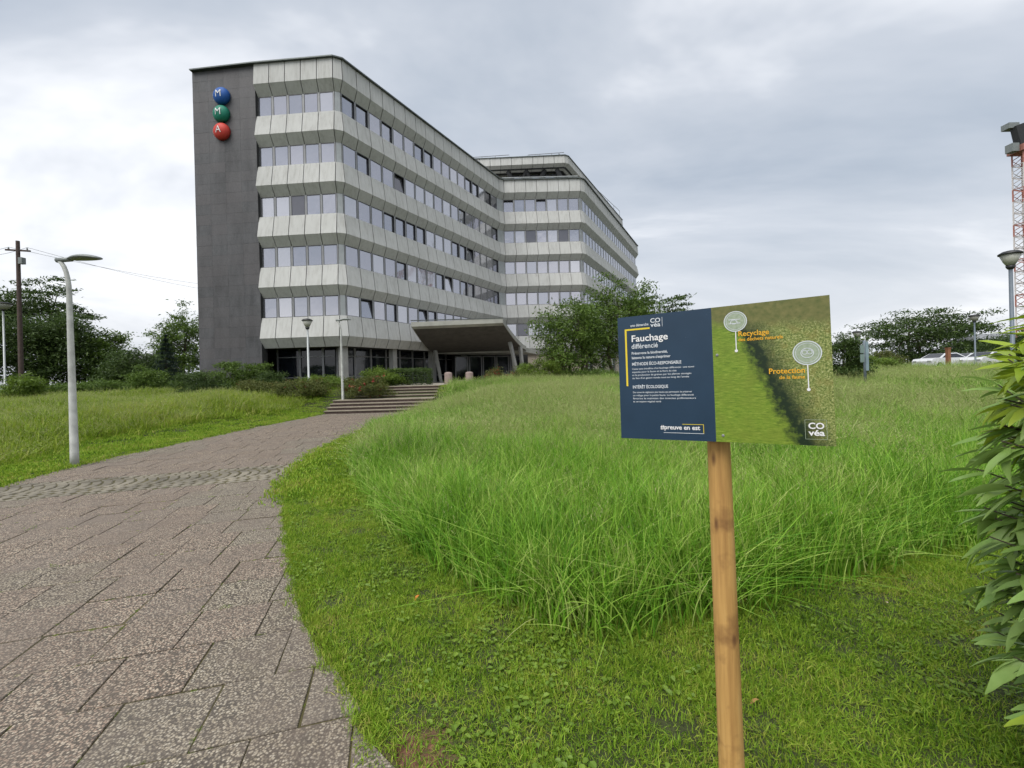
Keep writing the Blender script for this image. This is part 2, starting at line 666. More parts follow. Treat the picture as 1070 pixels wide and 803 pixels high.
VB0, VB1 = 18 * SL, 21 * SL          # rows 18-20 are the sett band
slabs = []
ROWOFF = [random.choice((0.0, 0.06, 0.5, 0.45, 0.55)) for _ in range(70)]
for row in range(-4, 60):
    for k in range(-40, 60):
        u0 = (k + ROWOFF[row + 4]) * SL
        v0 = row * SL
        if VB0 - 0.01 <= v0 < VB1 - 0.01:
            continue
        jt = random.uniform(0.0025, 0.0075)
        poly = [(u0 + jt, v0 + jt), (u0 + SL - jt, v0 + jt * 0.8), (u0 + SL - jt * 0.8, v0 + SL - jt), (u0 + jt * 0.9, v0 + SL - jt)]
        poly = [uv2xy(q[0] + random.uniform(-.004, .004), q[1] + random.uniform(-.004, .004)) for q in poly]
        c = np.mean(np.array(poly), 0)
        if c[1] < -0.5 or c[1] > 21.2 or c[0] < -9.7 or c[0] > 1.2:
            continue
        sdv = sdist(np.array([q[0] for q in poly]), np.array([q[1] for q in poly]))
        if sdv.min() > -0.02:
            continue
        clipped = False
        if sdv.max() > -0.01:
            clipped = True
            ed = nearest_edge(c)
            off = random.uniform(-0.012, 0.02)
            poly = clip_poly(poly, ed[0] + ed[1] * off, ed[1])
            if len(poly) < 3:
                continue
            ar = 0.5 * abs(sum(poly[i][0] * poly[(i + 1) % len(poly)][1] - poly[(i + 1) % len(poly)][0] * poly[i][1] for i in range(len(poly))))
            if ar < 0.012:
                continue
            if poly[0][1] > 20.6:
                continue
        if max(q[1] for q in poly) > 20.6:
            poly = clip_poly(poly, (0, 20.6), (0, 1))
            clipped = True
            if len(poly) < 3:
                continue
        edge_d = -sdist(np.array([c[0]]), np.array([c[1]]))[0]
        # view size measure: distance from the camera, seen only when in the frame
        vis = abs(c[0]) < 1.28 * c[1] + 0.5 and c[1] > 1.2
        slabs.append((0 if vis else 1, float(np.hypot(*c)), poly, c, edge_d, clipped))
slabs.sort(key=lambda q: (q[0], q[1]))


def slab_mesh(poly, c, z, tilt):
    n = len(poly)
    b = 0.004
    lo, top = [], []
    pc = np.mean(np.array(poly), 0)
    for q in poly:
        dz = tilt[0] * (q[0] - c[0]) + tilt[1] * (q[1] - c[1])
        lo.append((q[0] - c[0], q[1] - c[1], -0.05))
        lo_dir = np.array(q) - pc
        s = 1 - b / max(0.05, np.linalg.norm(lo_dir))
        top.append((q[0] - c[0], q[1] - c[1], z - b + dz, (pc[0] + lo_dir[0] * s - c[0], pc[1] + lo_dir[1] * s - c[1], z + dz)))
    vs = lo + [t[:3] for t in top] + [t[3] for t in top]
    fs = [(i, (i + 1) % n, n + (i + 1) % n, n + i) for i in range(n)]
    fs += [(n + i, n + (i + 1) % n, 2 * n + (i + 1) % n, 2 * n + i) for i in range(n)]
    fs += [tuple(range(2 * n, 3 * n))]
    return vs, fs


rest = MB()
shared = {}
for i, (vis, dist, poly, c, ed, clipped) in enumerate(slabs):
    # pink slabs fill the middle of the path, grey ones its margins
    pink = ed > 0.75 + 0.5 * math.sin(c[1] * 1.3) + random.uniform(-0.25, 0.25)
    if c[1] < 4 and c[0] < -3.6 + random.uniform(-.3, .3) and c[1] > 3.0:
        pink = random.random() < 0.6
    tilt = (random.uniform(-.008, .008), random.uniform(-.008, .008))
    z = random.uniform(-0.004, 0.004)
    if i < 300:
        key = (pink, random.randrange(12))
        if clipped or key not in shared:
            v_, f_ = slab_mesh(poly, c, z, tilt)
            o = mesh_obj('paving_slab', v_, f_, MAT['slab_pink' if pink else 'slab_grey'], path)
            if not clipped:
                shared[key] = o
        else:
            o = shared[key].copy()
            COL.objects.link(o)
            o.parent = path
        o.location = (c[0], c[1], 0)
    else:
        v_, f_ = slab_mesh(poly, c, z, tilt)
        rest.add([(q[0] + c[0], q[1] + c[1], q[2]) for q in v_], f_, 0 if pink else 1)
o = rest.build('far_paving_slabs', [MAT['slab_pink'], MAT['slab_grey']], path)
o['kind'] = 'stuff'

# sett band laid in arcs across the path
setts = MB()
vc, hw = (VB0 + VB1) / 2, (VB1 - VB0) / 2 - 0.01
for k in range(-40, 64):
    nrow = 9
    for j in range(nrow):
        vv = vc + (j + 0.5 - nrow / 2) * (2 * hw / nrow)
        uu = k * 0.155 - 6.0 + 0.42 * (1 - ((vv - vc) / hw) ** 2) + random.uniform(-.008, .008)
        slope = -0.84 * (vv - vc) / hw ** 2
        x, y = uv2xy(uu, vv)
        if sdist(np.array([x]), np.array([y]))[0] > -0.07:
            continue
        s = random.uniform(0.108, 0.128)
        zt = random.uniform(-0.006, 0.006)
        rz = ANG + math.atan(slope) * -0.9 + random.uniform(-.06, .06)
        cr, sr = math.cos(rz), math.sin(rz)
        hh, hv = s / 2, hw / nrow * 0.84
        base = [(-hh, -hv), (hh, -hv), (hh, hv), (-hh, hv)]
        vs_ = [(x + cr * a - sr * b, y + sr * a + cr * b, -0.04) for a, b in base]
        vs_ += [(x + cr * a - sr * b, y + sr * a + cr * b, -0.006 + zt) for a, b in base]
        vs_ += [(x + (cr * a - sr * b) * .78, y + (sr * a + cr * b) * .78, 0.004 + zt) for a, b in base]
        setts.add(vs_, [(q, (q + 1) % 4, 4 + (q + 1) % 4, 4 + q) for q in range(4)] + [(4 + q, 4 + (q + 1) % 4, 8 + (q + 1) % 4, 8 + q) for q in range(4)] + [(8, 9, 10, 11)])
o = setts.build('granite_setts', MAT['sett'], path)
o['kind'] = 'stuff'

# ------------------------------------------------------------------ steps and plaza
steps = bpy.data.objects.new('steps', None)
steps.location = (-6.5, 20.6, 0)
COL.objects.link(steps)
steps['kind'] = 'structure'
zy = []
y0 = 20.62
for k in range(4):
    zy.append((y0 + 0.35 * k, 0.15 * (k + 1), 0.35 if k < 3 else 1.15))
y1 = y0 + 0.35 * 3 + 1.15
for k in range(4):
    zy.append((y1 + 0.35 * k, 0.6 + 0.15 * (k + 1), 0.35 if k < 3 else 0.55))
for i, (yy, zz, dep) in enumerate(zy):
    x0, x1 = STEPX[0] + (0.0 if i < 4 else 0.6), STEPX[1]
    m = MB()
    m.box(((x0 + x1) / 2, yy + dep / 2 - 0.015, zz - 0.02), (x1 - x0, dep + 0.03, 0.04))
    t = rel(steps, m.build('step', MAT['tread']))
    m = MB()
    m.box(((x0 + x1) / 2, yy + dep / 2 + 0.02, zz - 0.04 - 0.1), (x1 - x0 - 0.02, dep + 0.0, 0.199))
    rr = m.build('riser', MAT['riser'])
    rr.parent = t
m = MB()
m.prism([(-10.2, 24.25), (9, 24.9), (9.5, 44.5), (-1.5, 46), (-10.2, 29)], 1.0, 1.2)
o = m.build('plaza', MAT['plaza'])
o['kind'] = 'structure'

# ------------------------------------------------------------------ office building
BZ = 1.2
bld = empty('office_building', (-10.3, 27.6, BZ), 'long stepped office block with pale concrete bands, ribbon windows and dark slate end wall', 'building')
PL = [np.array(q, float) for q in [(-16.30, 27.9), (-10.95, 27.47), (-10.40, 27.72), (-0.80, 45.0), (-0.32, 45.42), (7.75, 45.45), (8.28, 45.85), (21.22, 70.6)]]
NP = [5, 1, 17, 1, 7, 1, 24]
D0 = np.array([-20.72, 28.4])


def offset_line(pl, o):
    dirs = [(b - a) / np.linalg.norm(b - a) for a, b in zip(pl[:-1], pl[1:])]
    nr = [np.array([d[1], -d[0]]) for d in dirs]
    outl = [pl[0] + nr[0] * o]
    for i in range(1, len(pl) - 1):
        n1_, n2_ = nr[i - 1], nr[i]
        m_ = n1_ + n2_
        m_ = m_ / np.dot(m_, m_) * 2
        outl.append(pl[i] + m_ * o * 1.0)
    outl.append(pl[-1] + nr[-1] * o)
    return outl


def panel_row(pl, counts, prof, gap, far_from, parent, mat, name):
    """prof: outer profile [(offset, z)...] from top to bottom, closed at the back; far ones joined"""
    lines = [offset_line(pl, o_) for o_, z_ in prof]
    back = offset_line(pl, min(o_ for o_, z_ in prof) - 0.14)
    far = MB()
    for s in range(len(pl) - 1):
        n = counts[s]
        Ls = np.linalg.norm(pl[s + 1] - pl[s])
        for k in range(n):
            gl = gap / 2 / Ls
            t0, t1 = k / n + gl, (k + 1) / n - gl
            vs_, npf = [], len(prof) + 2
            for t in (t0, t1):
                for ln, (o_, z_) in zip(lines, prof):
                    q = ln[s] + (ln[s + 1] - ln[s]) * t
                    vs_.append((q[0], q[1], z_))
                for z_ in (prof[-1][1], prof[0][1]):
                    q = back[s] + (back[s + 1] - back[s]) * t
                    vs_.append((q[0], q[1], z_))
            fs_ = [(i, i + npf, (i + 1) % npf + npf, (i + 1) % npf) for i in range(npf)]
            fs_ += [tuple(range(npf)), tuple(range(2 * npf - 1, npf - 1, -1))]
            if s >= far_from:
                far.add(vs_, fs_)
            else:
                rel(parent, mesh_obj(name, vs_, fs_, mat))
    if far.v:
        o_ = rel(parent, far.build('far_' + name + 's', mat))
        o_['kind'] = 'stuff'


STOREY, ZB0, WSILL = 3.3, 3.82, 1.97
OW = -0.45
for k in range(6):
    zb = ZB0 + STOREY * k
    if k < 5:
        prof = [(-0.26, zb + WSILL), (0.0, zb + 0.62), (-0.44, zb)]
    else:
        prof = [(-0.10, 22.28), (0.0, zb + 0.62), (-0.44, zb)]
    panel_row(PL, NP, prof, 0.05, 6, bld, MAT['panel'], 'cladding_panel')

# body behind the bands
foot_front = [D0 + np.array([0.12, 0.75])] + offset_line(PL, -0.72)
BACK = [np.array([10.0, 76.5]), np.array([-8.0, 52.0]), np.array([-12.0, 44.0])]
m = MB()
core = [tuple(q) for q in foot_front + BACK]
m.prism(core, ZB0 + 0.02, 22.0)
rel(bld, m.build('inner_wall', MAT['joint']))
m = MB()
m.prism([tuple(q) for q in [D0 + np.array([0.1, 0.2])] + offset_line(PL, -0.2) + BACK], 22.02, 22.1)
rel(bld, m.build('roof', MAT['roof']))
# coping along the roof edge
cl_o, cl_i = offset_line([D0] + PL, 0.06), offset_line([D0] + PL, -0.3)
m = MB()
for a0, a1, b0, b1 in zip(cl_o[:-1], cl_o[1:], cl_i[:-1], cl_i[1:]):
    m.prism([a0, a1, b1, b0], 22.283, 22.36)
rel(bld, m.build('roof_coping', MAT['coping']))

# slate end wall, tile by tile
dvec = PL[0] - D0
dl = np.linalg.norm(dvec)
dn = dvec / dl
nn = np.array([dn[1], -dn[0]])
w0 = D0 - nn * 0.22
m = MB()
q = [w0, w0 + dn * (dl + 0.03), w0 + dn * (dl + 0.03) - nn * 0.5, w0 - nn * 0.5]
m.prism(q, BZ - 0.3, 22.28)
side = [w0 - nn * 0.5, w0 - nn * 14]
wall = rel(bld, m.build('slate_wall', MAT['joint']))
rows, cols = 31, 4
th = (22.28 - BZ) / rows
tw = (dl + 0.02) / cols
tile_m = None
for r_ in range(rows):
    for c_ in range(cols):
        if tile_m is None:
            mm = MB()
            mm.box((0, 0, 0), (tw - 0.006, 0.05, th - 0.006))
            o = mm.build('slate_tile', MAT['slate'], wall)
            tile_m = o
        else:
            o = tile_m.copy()
            COL.objects.link(o)
            o.parent = wall
        pc = w0 + dn * (tw * (c_ + 0.5)) + nn * (0.012 + random.uniform(0, 0.006))
        o.location = (pc[0], pc[1], BZ + th * (r_ + 0.5))
        o.rotation_euler = (random.uniform(-.002, .002), 0, math.atan2(dn[1], dn[0]))
m = MB()
a_, b_ = w0 - nn * 0.5, w0 - nn * 14.0 + dn * 4
m.prism([a_, a_ + dn * 0.4, b_ + dn * 0.4, b_], BZ, 22.25)
rel(bld, m.build('side_wall', MAT['slate']))


# windows
def window_meshes(wd, ht):
    sd_, tp = 0.07, 0.055
    m = MB()
    m.box((-wd / 2 + sd_ / 2, 0, 0), (sd_, 0.10, ht), m=0)
    m.box((wd / 2 - sd_ / 2, 0, 0), (sd_, 0.10, ht), m=0)
    m.box((0, 0, ht / 2 - tp / 2), (wd - 2 * sd_, 0.09, tp), m=1)
    m.box((0, 0, -ht / 2 + tp / 2), (wd - 2 * sd_, 0.09, tp), m=1)
    for s in (-1, 1):
        m.box((s * (wd / 2 - sd_ - 0.012), -0.012, 0), (0.024, 0.085, ht - 2 * tp), m=1)
    fr = m.build('window', [MAT['alu'], MAT['dark_metal']])
    m = MB()
    m.box((0, -0.028, 0), (wd - 2 * sd_ - 0.05, 0.02, ht - 2 * tp - 0.002))
    panes = []
    for q in MAT['pane'] + [MAT['pane_dark']]:
        p_ = m.build('pane', q)
        panes.append(p_)
    return fr, panes


WHT = STOREY - WSILL
WZ = WSILL + WHT / 2
wl = offset_line(PL, OW)
protos_used = set()
far_w = MB()
for s in range(7):
    a, b = wl[s], wl[s + 1]
    Ls = np.linalg.norm(b - a)
    dr = (b - a) / Ls
    rz = math.atan2(dr[1], dr[0])
    if s in (1, 3, 5):
        for k in range(5):
            m = MB()
            cz = ZB0 + STOREY * k + WZ
            pc = (a + b) / 2
            m.box((pc[0], pc[1], cz), (Ls - 0.01, 0.08, WHT), rz)
            rel(bld, m.build('corner_pier', MAT['alu_pale']))
        continue
    n = NP[s]
    wd = Ls / n
    if s == 6:
        for k in range(5):
            for i in range(n):
                pc = a + dr * wd * (i + 0.5)
                cz = ZB0 + STOREY * k + WZ
                far_w.box((pc[0], pc[1], cz), (wd * 0.74, 0.06, WHT - 0.14), rz, 0)
                pc = a + dr * wd * i
                far_w.box((pc[0], pc[1], cz), (wd * 0.24, 0.1, WHT), rz, 1)
        continue
    fr, panes = window_meshes(wd, WHT)
    first_f, used = True, [False] * 4
    for k in range(5):
        for i in range(n):
            if first_f:
                f_, first_f = fr, False
            else:
                f_ = fr.copy()
                COL.objects.link(f_)
            pc = a + dr * wd * (i + 0.5)
            f_.location = (pc[0], pc[1], ZB0 + STOREY * k + WZ)
            f_.rotation_euler = (0, 0, rz)
            rel(bld, f_)
            rv = random.random()
            pi = 0 if rv < 0.42 else (1 if rv < 0.62 else (2 if rv < 0.985 else 3))
            if s == 4 and (k, i) in ((3, 2), (3, 5)) or s == 2 and (k, i) in ((4, 15), (3, 4)):
                pi = 3
            if used[pi]:
                p_ = panes[pi].copy()
                COL.objects.link(p_)
            else:
                p_, used[pi] = panes[pi], True
            p_.parent = f_
            p_.rotation_euler = (random.uniform(-.006, .006), 0, random.uniform(-.006, .006))
            if (s, k, i) in ((2, 0, 1), (2, 0, 6), (2, 3, 4), (4, 4, 0), (4, 4, 3), (2, 1, 9), (2, 2, 12)):
                p_.rotation_euler = (R(-9), 0, 0)
                p_.location = (0, 0.10, -0.02)
    for pi in range(4):
        if not used[pi]:
            bpy.data.objects.remove(panes[pi])
o = rel(bld, far_w.build('far_windows', [MAT['pane'][0], MAT['alu']]))
o['kind'] = 'stuff'

# ground floor: recessed dark glazing on the near wing, columns, stone wall on the far wing
gl = offset_line(PL, -2.1)
gi = offset_line(PL, -2.4)
for s in (0, 2):
    a, b = gl[s], gl[s + 1]
    if s == 0:
        a = a - dn * 0.2
    Ls = np.linalg.norm(b - a)
    dr = (b - a) / Ls
    rz = math.atan2(dr[1], dr[0])
    n = max(2, round(Ls / 1.55))
    wd = Ls / n
    for i in range(n):
        pc = a + dr * wd * (i + 0.5)
        m = MB()
        for t in (-1, 1):
            m.box((t * (wd / 2 - 0.035), 0, 0), (0.07, 0.12, 2.72))
        for zq in (-1.33, -0.70, 0.72, 1.33):
            m.box((0, 0, zq), (wd - 0.142, 0.10, 0.06))
        f_ = m.build('ground_floor_window', MAT['alu'])
        f_.location = (pc[0], pc[1], BZ + 1.36)
        f_.rotation_euler = (0, 0, rz)
        rel(bld, f_)
        m = MB()
        m.box((0, 0.03, 0), (wd - 0.15, 0.02, 2.6))
        p_ = m.build('pane', MAT['glass_low'], f_)
m = MB()
m.prism([tuple(q) for q in gi[:4]] + [(-5.5, 46.0), (-14.5, 32.0)], BZ, ZB0 + 0.05)
rel(bld, m.build('ground_floor_core', MAT['joint']))
colline = offset_line(PL, -1.0)
cpos = [colline[1] * 0.5 + colline[2] * 0.5] + [colline[2] + (colline[3] - colline[2]) * t for t in (0.23, 0.46, 0.7, 0.93)]
for c_ in cpos:
    m = MB()
    m.box((c_[0], c_[1], (BZ + ZB0) / 2), (0.42, 0.42, ZB0 - BZ + 0.03), R(-28))
    rel(bld, m.build('column', MAT['column']))
sl = offset_line(PL, -0.9)
for s in (4, 5, 6):
    a, b = sl[s], sl[s + 1]
    Ls = np.linalg.norm(b - a)
    dr = (b - a) / Ls
    rz = math.atan2(dr[1], dr[0])
    n = {4: 5, 5: 1, 6: 16}[s]
    wd = Ls / n
    for i in range(n):
        pc = a + dr * wd * (i + 0.5)
        opening = (s == 4 and i == 0) or (s == 4 and i == 3) or (s == 6 and i % 3 == 1)
        if not opening:
            m = MB()
            m.box((pc[0], pc[1], (BZ + ZB0) / 2), (wd - 0.03, 0.3, ZB0 - BZ), rz)
            rel(bld, m.build('stone_panel', MAT['beige']))
        else:
            m = MB()
            m.box((pc[0], pc[1], BZ + 0.35), (wd - 0.03, 0.3, 0.7), rz)
            rel(bld, m.build('stone_panel', MAT['beige']))
            m = MB()
            for t in (-1, 1):
                m.box((t * (wd / 2 - 0.06), 0, 0), (0.06, 0.12, 1.68))
            for zq in (-0.8, 0.0, 0.8):
                m.box((0, 0, zq), (wd - 0.2, 0.10, 0.06))
            f_ = m.build('window', MAT['alu_pale'])
            f_.location = (pc[0], pc[1], BZ + 0.7 + 0.85)
            f_.rotation_euler = (0, 0, rz)
            rel(bld, f_)
            m = MB()
            m.box((0, 0.04, 0), (wd - 0.1, 0.02, 1.68))
            m.build('pane', MAT['pane_dark'], f_)

# penthouse on the far wing
PH = [np.array(q, float) for q in [(-9.0, 48.55), (6.55, 48.0), (7.0, 48.3), (18.4, 69.0)]]
panel_row(PH, [13, 1, 20], [(-0.06, 26.05), (0.0, 25.2), (-0.75, 24.72)], 0.05, 2, bld, MAT['panel'], 'cladding_panel')
m = MB()
m.prism([tuple(q) for q in offset_line(PH, -0.4)] + [(9, 75), (-9, 54)], 24.84, 25.95)
rel(bld, m.build('penthouse_roof', MAT['joint']))
cl_o, cl_i = offset_line(PH, 0.03), offset_line(PH, -0.35)
m = MB()
for a0, a1, b0, b1 in zip(cl_o[:-1], cl_o[1:], cl_i[:-1], cl_i[1:]):
    m.prism([a0, a1, b1, b0], 26.053, 26.12)
rel(bld, m.build('penthouse_coping', MAT['coping']))
pw = offset_line(PH, -1.5)
m = MB()
m.prism([tuple(q) for q in offset_line(PH, -1.62)] + [(8, 74), (-9, 54)], 22.0, 24.9)
rel(bld, m.build('penthouse_wall', MAT['canopy']))
for s in (0, 2):
    a, b = pw[s], pw[s + 1]
    Ls = np.linalg.norm(b - a)
    dr = (b - a) / Ls
    rz = math.atan2(dr[1], dr[0])
    rng_ = range(8, 13) if s == 0 else range(0, 18)
    wd = Ls / (13 if s == 0 else 18)
    for i in rng_:
        pc = a + dr * wd * (i + 0.5)
        m = MB()
        m.box((pc[0], pc[1], 23.8), (wd - 0.1, 0.1, 1.75), rz)
        rel(bld, m.build('penthouse_window', MAT['pane'][2]))
ps = offset_line(PH, -0.6)
for t0, lean in ((0.63, 1.0), (0.70, -1.0), (0.76, 1.0), (0.83, -1.0), (0.99, 1.0)):
    q0 = ps[0] + (ps[1] - ps[0]) * t0
    m = MB()
    m.tube([(q0[0] - lean * 0.55, q0[1] + 0.1, 24.82), (q0[0] + lean * 0.75, q0[1] - 0.1, 22.1)], 0.26, 4)
    rel(bld, m.build('strut', MAT['dark_metal']))
m = MB()
hp0, hp1 = offset_line(PL, -0.5)[4], offset_line(PL, -0.5)[5]
m.tube([(hp0[0], hp0[1], 22.72), (hp1[0], hp1[1], 22.72)], 0.06, 6)
rel(bld, m.build('terrace_rail', MAT['alu_pale']))
for (ta, tb) in ((0.30, 0.60), (0.74, 1.0)):
    qa, qb = PH[0] + (PH[1] - PH[0]) * ta + np.array([0, 1.2]), PH[0] + (PH[1] - PH[0]) * tb + np.array([0, 0.9])
    m = MB()
    m.tube([(qa[0] - .3, qa[1], 26.05), (qa[0], qa[1], 26.85), (qb[0], qb[1], 26.8), (qb[0], qb[1], 26.05)], 0.035, 5)
    for t in (0.33, 0.66):
        q = qa + (qb - qa) * t
        m.tube([(q[0], q[1], 25.95), (q[0], q[1], 26.82)], 0.03, 5)
    m.tube([(qa[0] - .1, qa[1], 26.45), (qb[0], qb[1], 26.42)], 0.025, 5)
    rel(bld, m.build('roof_railing', MAT['alu']))
m = MB()
qa, qb = PH[2] + np.array([-1, 0.8]), PH[3] + np.array([-1, -2])
m.tube([(qa[0], qa[1], 26.8), (qb[0], qb[1], 26.8)], 0.035, 5)
for t in np.linspace(0, 1, 9):
    q = qa + (qb - qa) * t
    m.tube([(q[0], q[1], 25.95), (q[0], q[1], 26.8)], 0.03, 5)
rel(bld, m.build('roof_railing', MAT['alu']))


# round logo domes with letters
def text_mesh(body, size, bold=0.0, align='CENTER', spacing=1.0):
    cu = bpy.data.curves.new('txt', 'FONT')
    cu.body = body
    cu.size = size
    cu.align_x = align
    cu.align_y = 'CENTER' if align == 'CENTER' else 'BOTTOM_BASELINE'
    cu.offset = bold
    cu.space_character = spacing
    cu.resolution_u = 3
    ob = bpy.data.objects.new('txt', cu)
    COL.objects.link(ob)
    dg = bpy.context.evaluated_depsgraph_get()
    me = bpy.data.meshes.new_from_object(ob.evaluated_get(dg))
    bpy.data.objects.remove(ob)
    bpy.data.curves.remove(cu)
    return me


logo_cols = [('M', (232, 101), (0.02, 0.10, 0.36)), ('M', (231.6, 119.6), (0.015, 0.20, 0.13)), ('A', (232, 138), (0.55, 0.055, 0.04))]
for ch, pxy, colr in logo_cols:
    mt = simple('logo enamel ' + ch, colr, 0.55, 0, 0.06, spec=0.25)
    c_ = P(pxy[0], pxy[1], 28.25)
    base = w0 + dn * np.dot(np.array([c_[0], c_[1]]) - w0, dn) + nn * 0.04
    m = MB()
    prof = [(0.545, 0.0), (0.55, 0.12)] + [(0.55 * math.cos(t), 0.12 + 0.34 * math.sin(t)) for t in np.linspace(0.1, 1.53, 9)]
    m.lathe(prof, (0, 0, 0), 28)
    d_ = m.build('logo_dome', mt, smooth=True)
    rotm = Matrix((Vector((dn[0], dn[1], 0)), Vector((0, 0, 1)), Vector((nn[0], nn[1], 0)))).transposed()
    d_.matrix_world = Matrix.Translation((base[0], base[1], c_[2])) @ rotm.to_4x4()
    d_.parent = bld
    d_.matrix_parent_inverse = Matrix.Translation(bld.location).inverted()
    for dx, dy, sx in ((0.02, -0.03, 0.92), (-0.47, -0.12, 0.14)):
        me = text_mesh(ch, 0.62, 0.0)
        bmx = bmesh.new()
        bmx.from_mesh(me)
        bmesh.ops.triangulate(bmx, faces=bmx.faces[:])
        bmesh.ops.subdivide_edges(bmx, edges=bmx.edges[:], cuts=6)
        for v in bmx.verts:
            x_, y_ = v.co.x * sx + dx, v.co.y + dy
            rr_ = min(0.545, math.hypot(x_, y_))
            v.co = Vector((x_, y_, 0.12 + 0.34 * math.sqrt(max(0, 1 - (rr_ / 0.55) ** 2)) + 0.03))
        bmx.to_mesh(me)
        bmx.free()
        me.materials.clear()
        me.materials.append(MAT['white'])
        o = bpy.data.objects.new('letter', me)
        COL.objects.link(o)
        o.parent = d_

# entrance canopy, a curved concrete slab sinking towards the doors
fl, fr_, bl, br = np.array([-7.16, 31.0]), np.array([-0.56, 31.0]), np.array([-6.55, 36.2]), np.array([1.3, 37.2])
NS, NT_ = 14, 10
tv, bv = [], []
for i in range(NS + 1):
    s = i / NS
    drop = (1 - (1 - s) ** 1.55)
    for j in range(NT_ + 1):
        t = j / NT_
        q = (fl + (fr_ - fl) * t) * (1 - s) + (bl + (br - bl) * t) * s
        zt = (5.66 + 0.10 * t) * (1 - drop) + (4.02 + 0.12 * t) * drop
        tv.append((q[0], q[1], zt))
        bv.append((q[0], q[1], zt - 0.33 - 0.0 * s))
na = len(tv)
fs_ = []
W1 = NT_ + 1
for i in range(NS):
    for j in range(NT_):
        a = i * W1 + j
        fs_.append((a, a + 1, a + W1 + 1, a + W1))
        fs_.append((na + a, na + a + W1, na + a + W1 + 1, na + a + 1))
for i in range(NS):
    a = i * W1
    fs_.append((a, a + W1, na + a + W1, na + a))
    b = i * W1 + NT_
    fs_.append((b, na + b, na + b + W1, b + W1))
for j in range(NT_):
    fs_.append((j, na + j, na + j + 1, j + 1))
    b = NS * W1 + j
    fs_.append((b, b + 1, na + b + 1, na + b))
can = rel(bld, mesh_obj('entrance_canopy', tv + bv, fs_, MAT['canopy']))
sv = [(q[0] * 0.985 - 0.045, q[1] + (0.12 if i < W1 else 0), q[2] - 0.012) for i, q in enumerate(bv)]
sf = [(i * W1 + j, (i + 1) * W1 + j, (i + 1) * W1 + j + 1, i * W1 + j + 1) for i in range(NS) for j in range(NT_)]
mesh_obj('underside_sheet', sv, sf, simple('dark brown canopy underside', (0.075, 0.068, 0.058), 0.7, 0, 0.25, 2.5), can)  # sheet just below the slab, coloured darker and browner than its concrete
m = MB()
m.prism([bl, br, br + np.array([1.2, 4.5]), bl + np.array([2.6, 5.0])], 3.62, 4.0)
o = m.build('canopy_back_slab', MAT['canopy'])
o.parent = can
m = MB()
m.prism([fl + np.array([-.03, -.03]), fr_ + np.array([.03, -.03]), fr_ + np.array([.03, .25]), fl + np.array([-.03, .25])], 5.765, 5.80)
o = m.build('edge_flashing', MAT['coping'])
o.parent = can
for (x0_, y0_, x1_, y1_, zt_, r0, r1) in ((-6.25, 35.2, -5.75, 35.0, 4.0, .17, .12), (-0.1, 34.2, 0.55, 34.0, 4.3, .17, .11), (0.75, 35.6, 0.95, 35.5, 4.0, .17, .14), (0.1, 36.6, 0.2, 36.5, 3.9, .15, .13)):
    m = MB()
    m.tube([(x1_, y1_, BZ), (x0_, y0_, zt_)], [r1, r0], 4)
    o = m.build('canopy_pillar', MAT['column'])
    o.parent = can
# doors under the canopy
for i in range(5):
    x_ = -4.6 + i * 1.25
    y_ = 39.6 + i * 0.35
    m = MB()
    for t in (-1, 1):
        m.box((t * 0.56, 0, 0), (0.09, 0.1, 2.3))
    m.box((0, 0, 1.12), (1.03, 0.1, 0.08))
    m.box((0, 0, -1.08), (1.03, 0.1, 0.14))
    f_ = m.build('entrance_door', MAT['alu'])
    f_.location = (x_, y_, BZ + 1.16)
    f_.rotation_euler = (0, 0, R(16))
    rel(bld, f_)
    m = MB()
    m.box((0, 0.03, 0), (1.04, 0.02, 2.2))
    m.build('pane', MAT['glass_low'], f_)
m = MB()
m.prism([(-5.6, 40.2), (1.6, 42.2), (1.6, 44.5), (-4, 44.0)], BZ, 3.7)
rel(bld, m.build('lobby_wall', MAT['joint']))

# ------------------------------------------------------------------ foreground information sign
BC = np.array([0.6345, 1.3539, 1.5877])
YAW, TILT, BROLL, BW, BH = -0.5552, 0.0227, 0.0145, 0.6023, 0.42
Xd = np.array([math.cos(YAW), math.sin(YAW), 0])
Nd = np.array([-math.sin(YAW), math.cos(YAW), 0])
Z2 = np.array([0, 0, 1]) * math.cos(TILT) + Nd * math.sin(TILT)
Xr = Xd * math.cos(BROLL) + Z2 * math.sin(BROLL)
Zr = -Xd * math.sin(BROLL) + Z2 * math.cos(BROLL)
Nr = np.cross(Xr, Zr)                # towards the viewer
BM = Matrix.Identity(4)
for i in range(3):
    BM[i][0], BM[i][1], BM[i][2], BM[i][3] = Xr[i], Zr[i], Nr[i], BC[i]
pt = P(750.5, 462, 1.40)
pb = P(764.5, 803, 1.40)
pdir = (pb - pt) / np.linalg.norm(pb - pt)
foot = pt + pdir * ((0.0 - pt[2]) / pdir[2])
sign = empty('information_sign', (foot[0], foot[1], 0.02), 'blue and green mowing notice board nailed to a round wooden post in the grass', 'sign')
m = MB()
top = pt - pdir * 0.22 + np.array(-Nr) * 0.012
lowp = foot + pdir * 0.05
pts = [lowp + (top - lowp) * t for t in np.linspace(0, 1, 9)]
m.tube(pts, list(np.linspace(0.0405, 0.0335, 9)), 20)


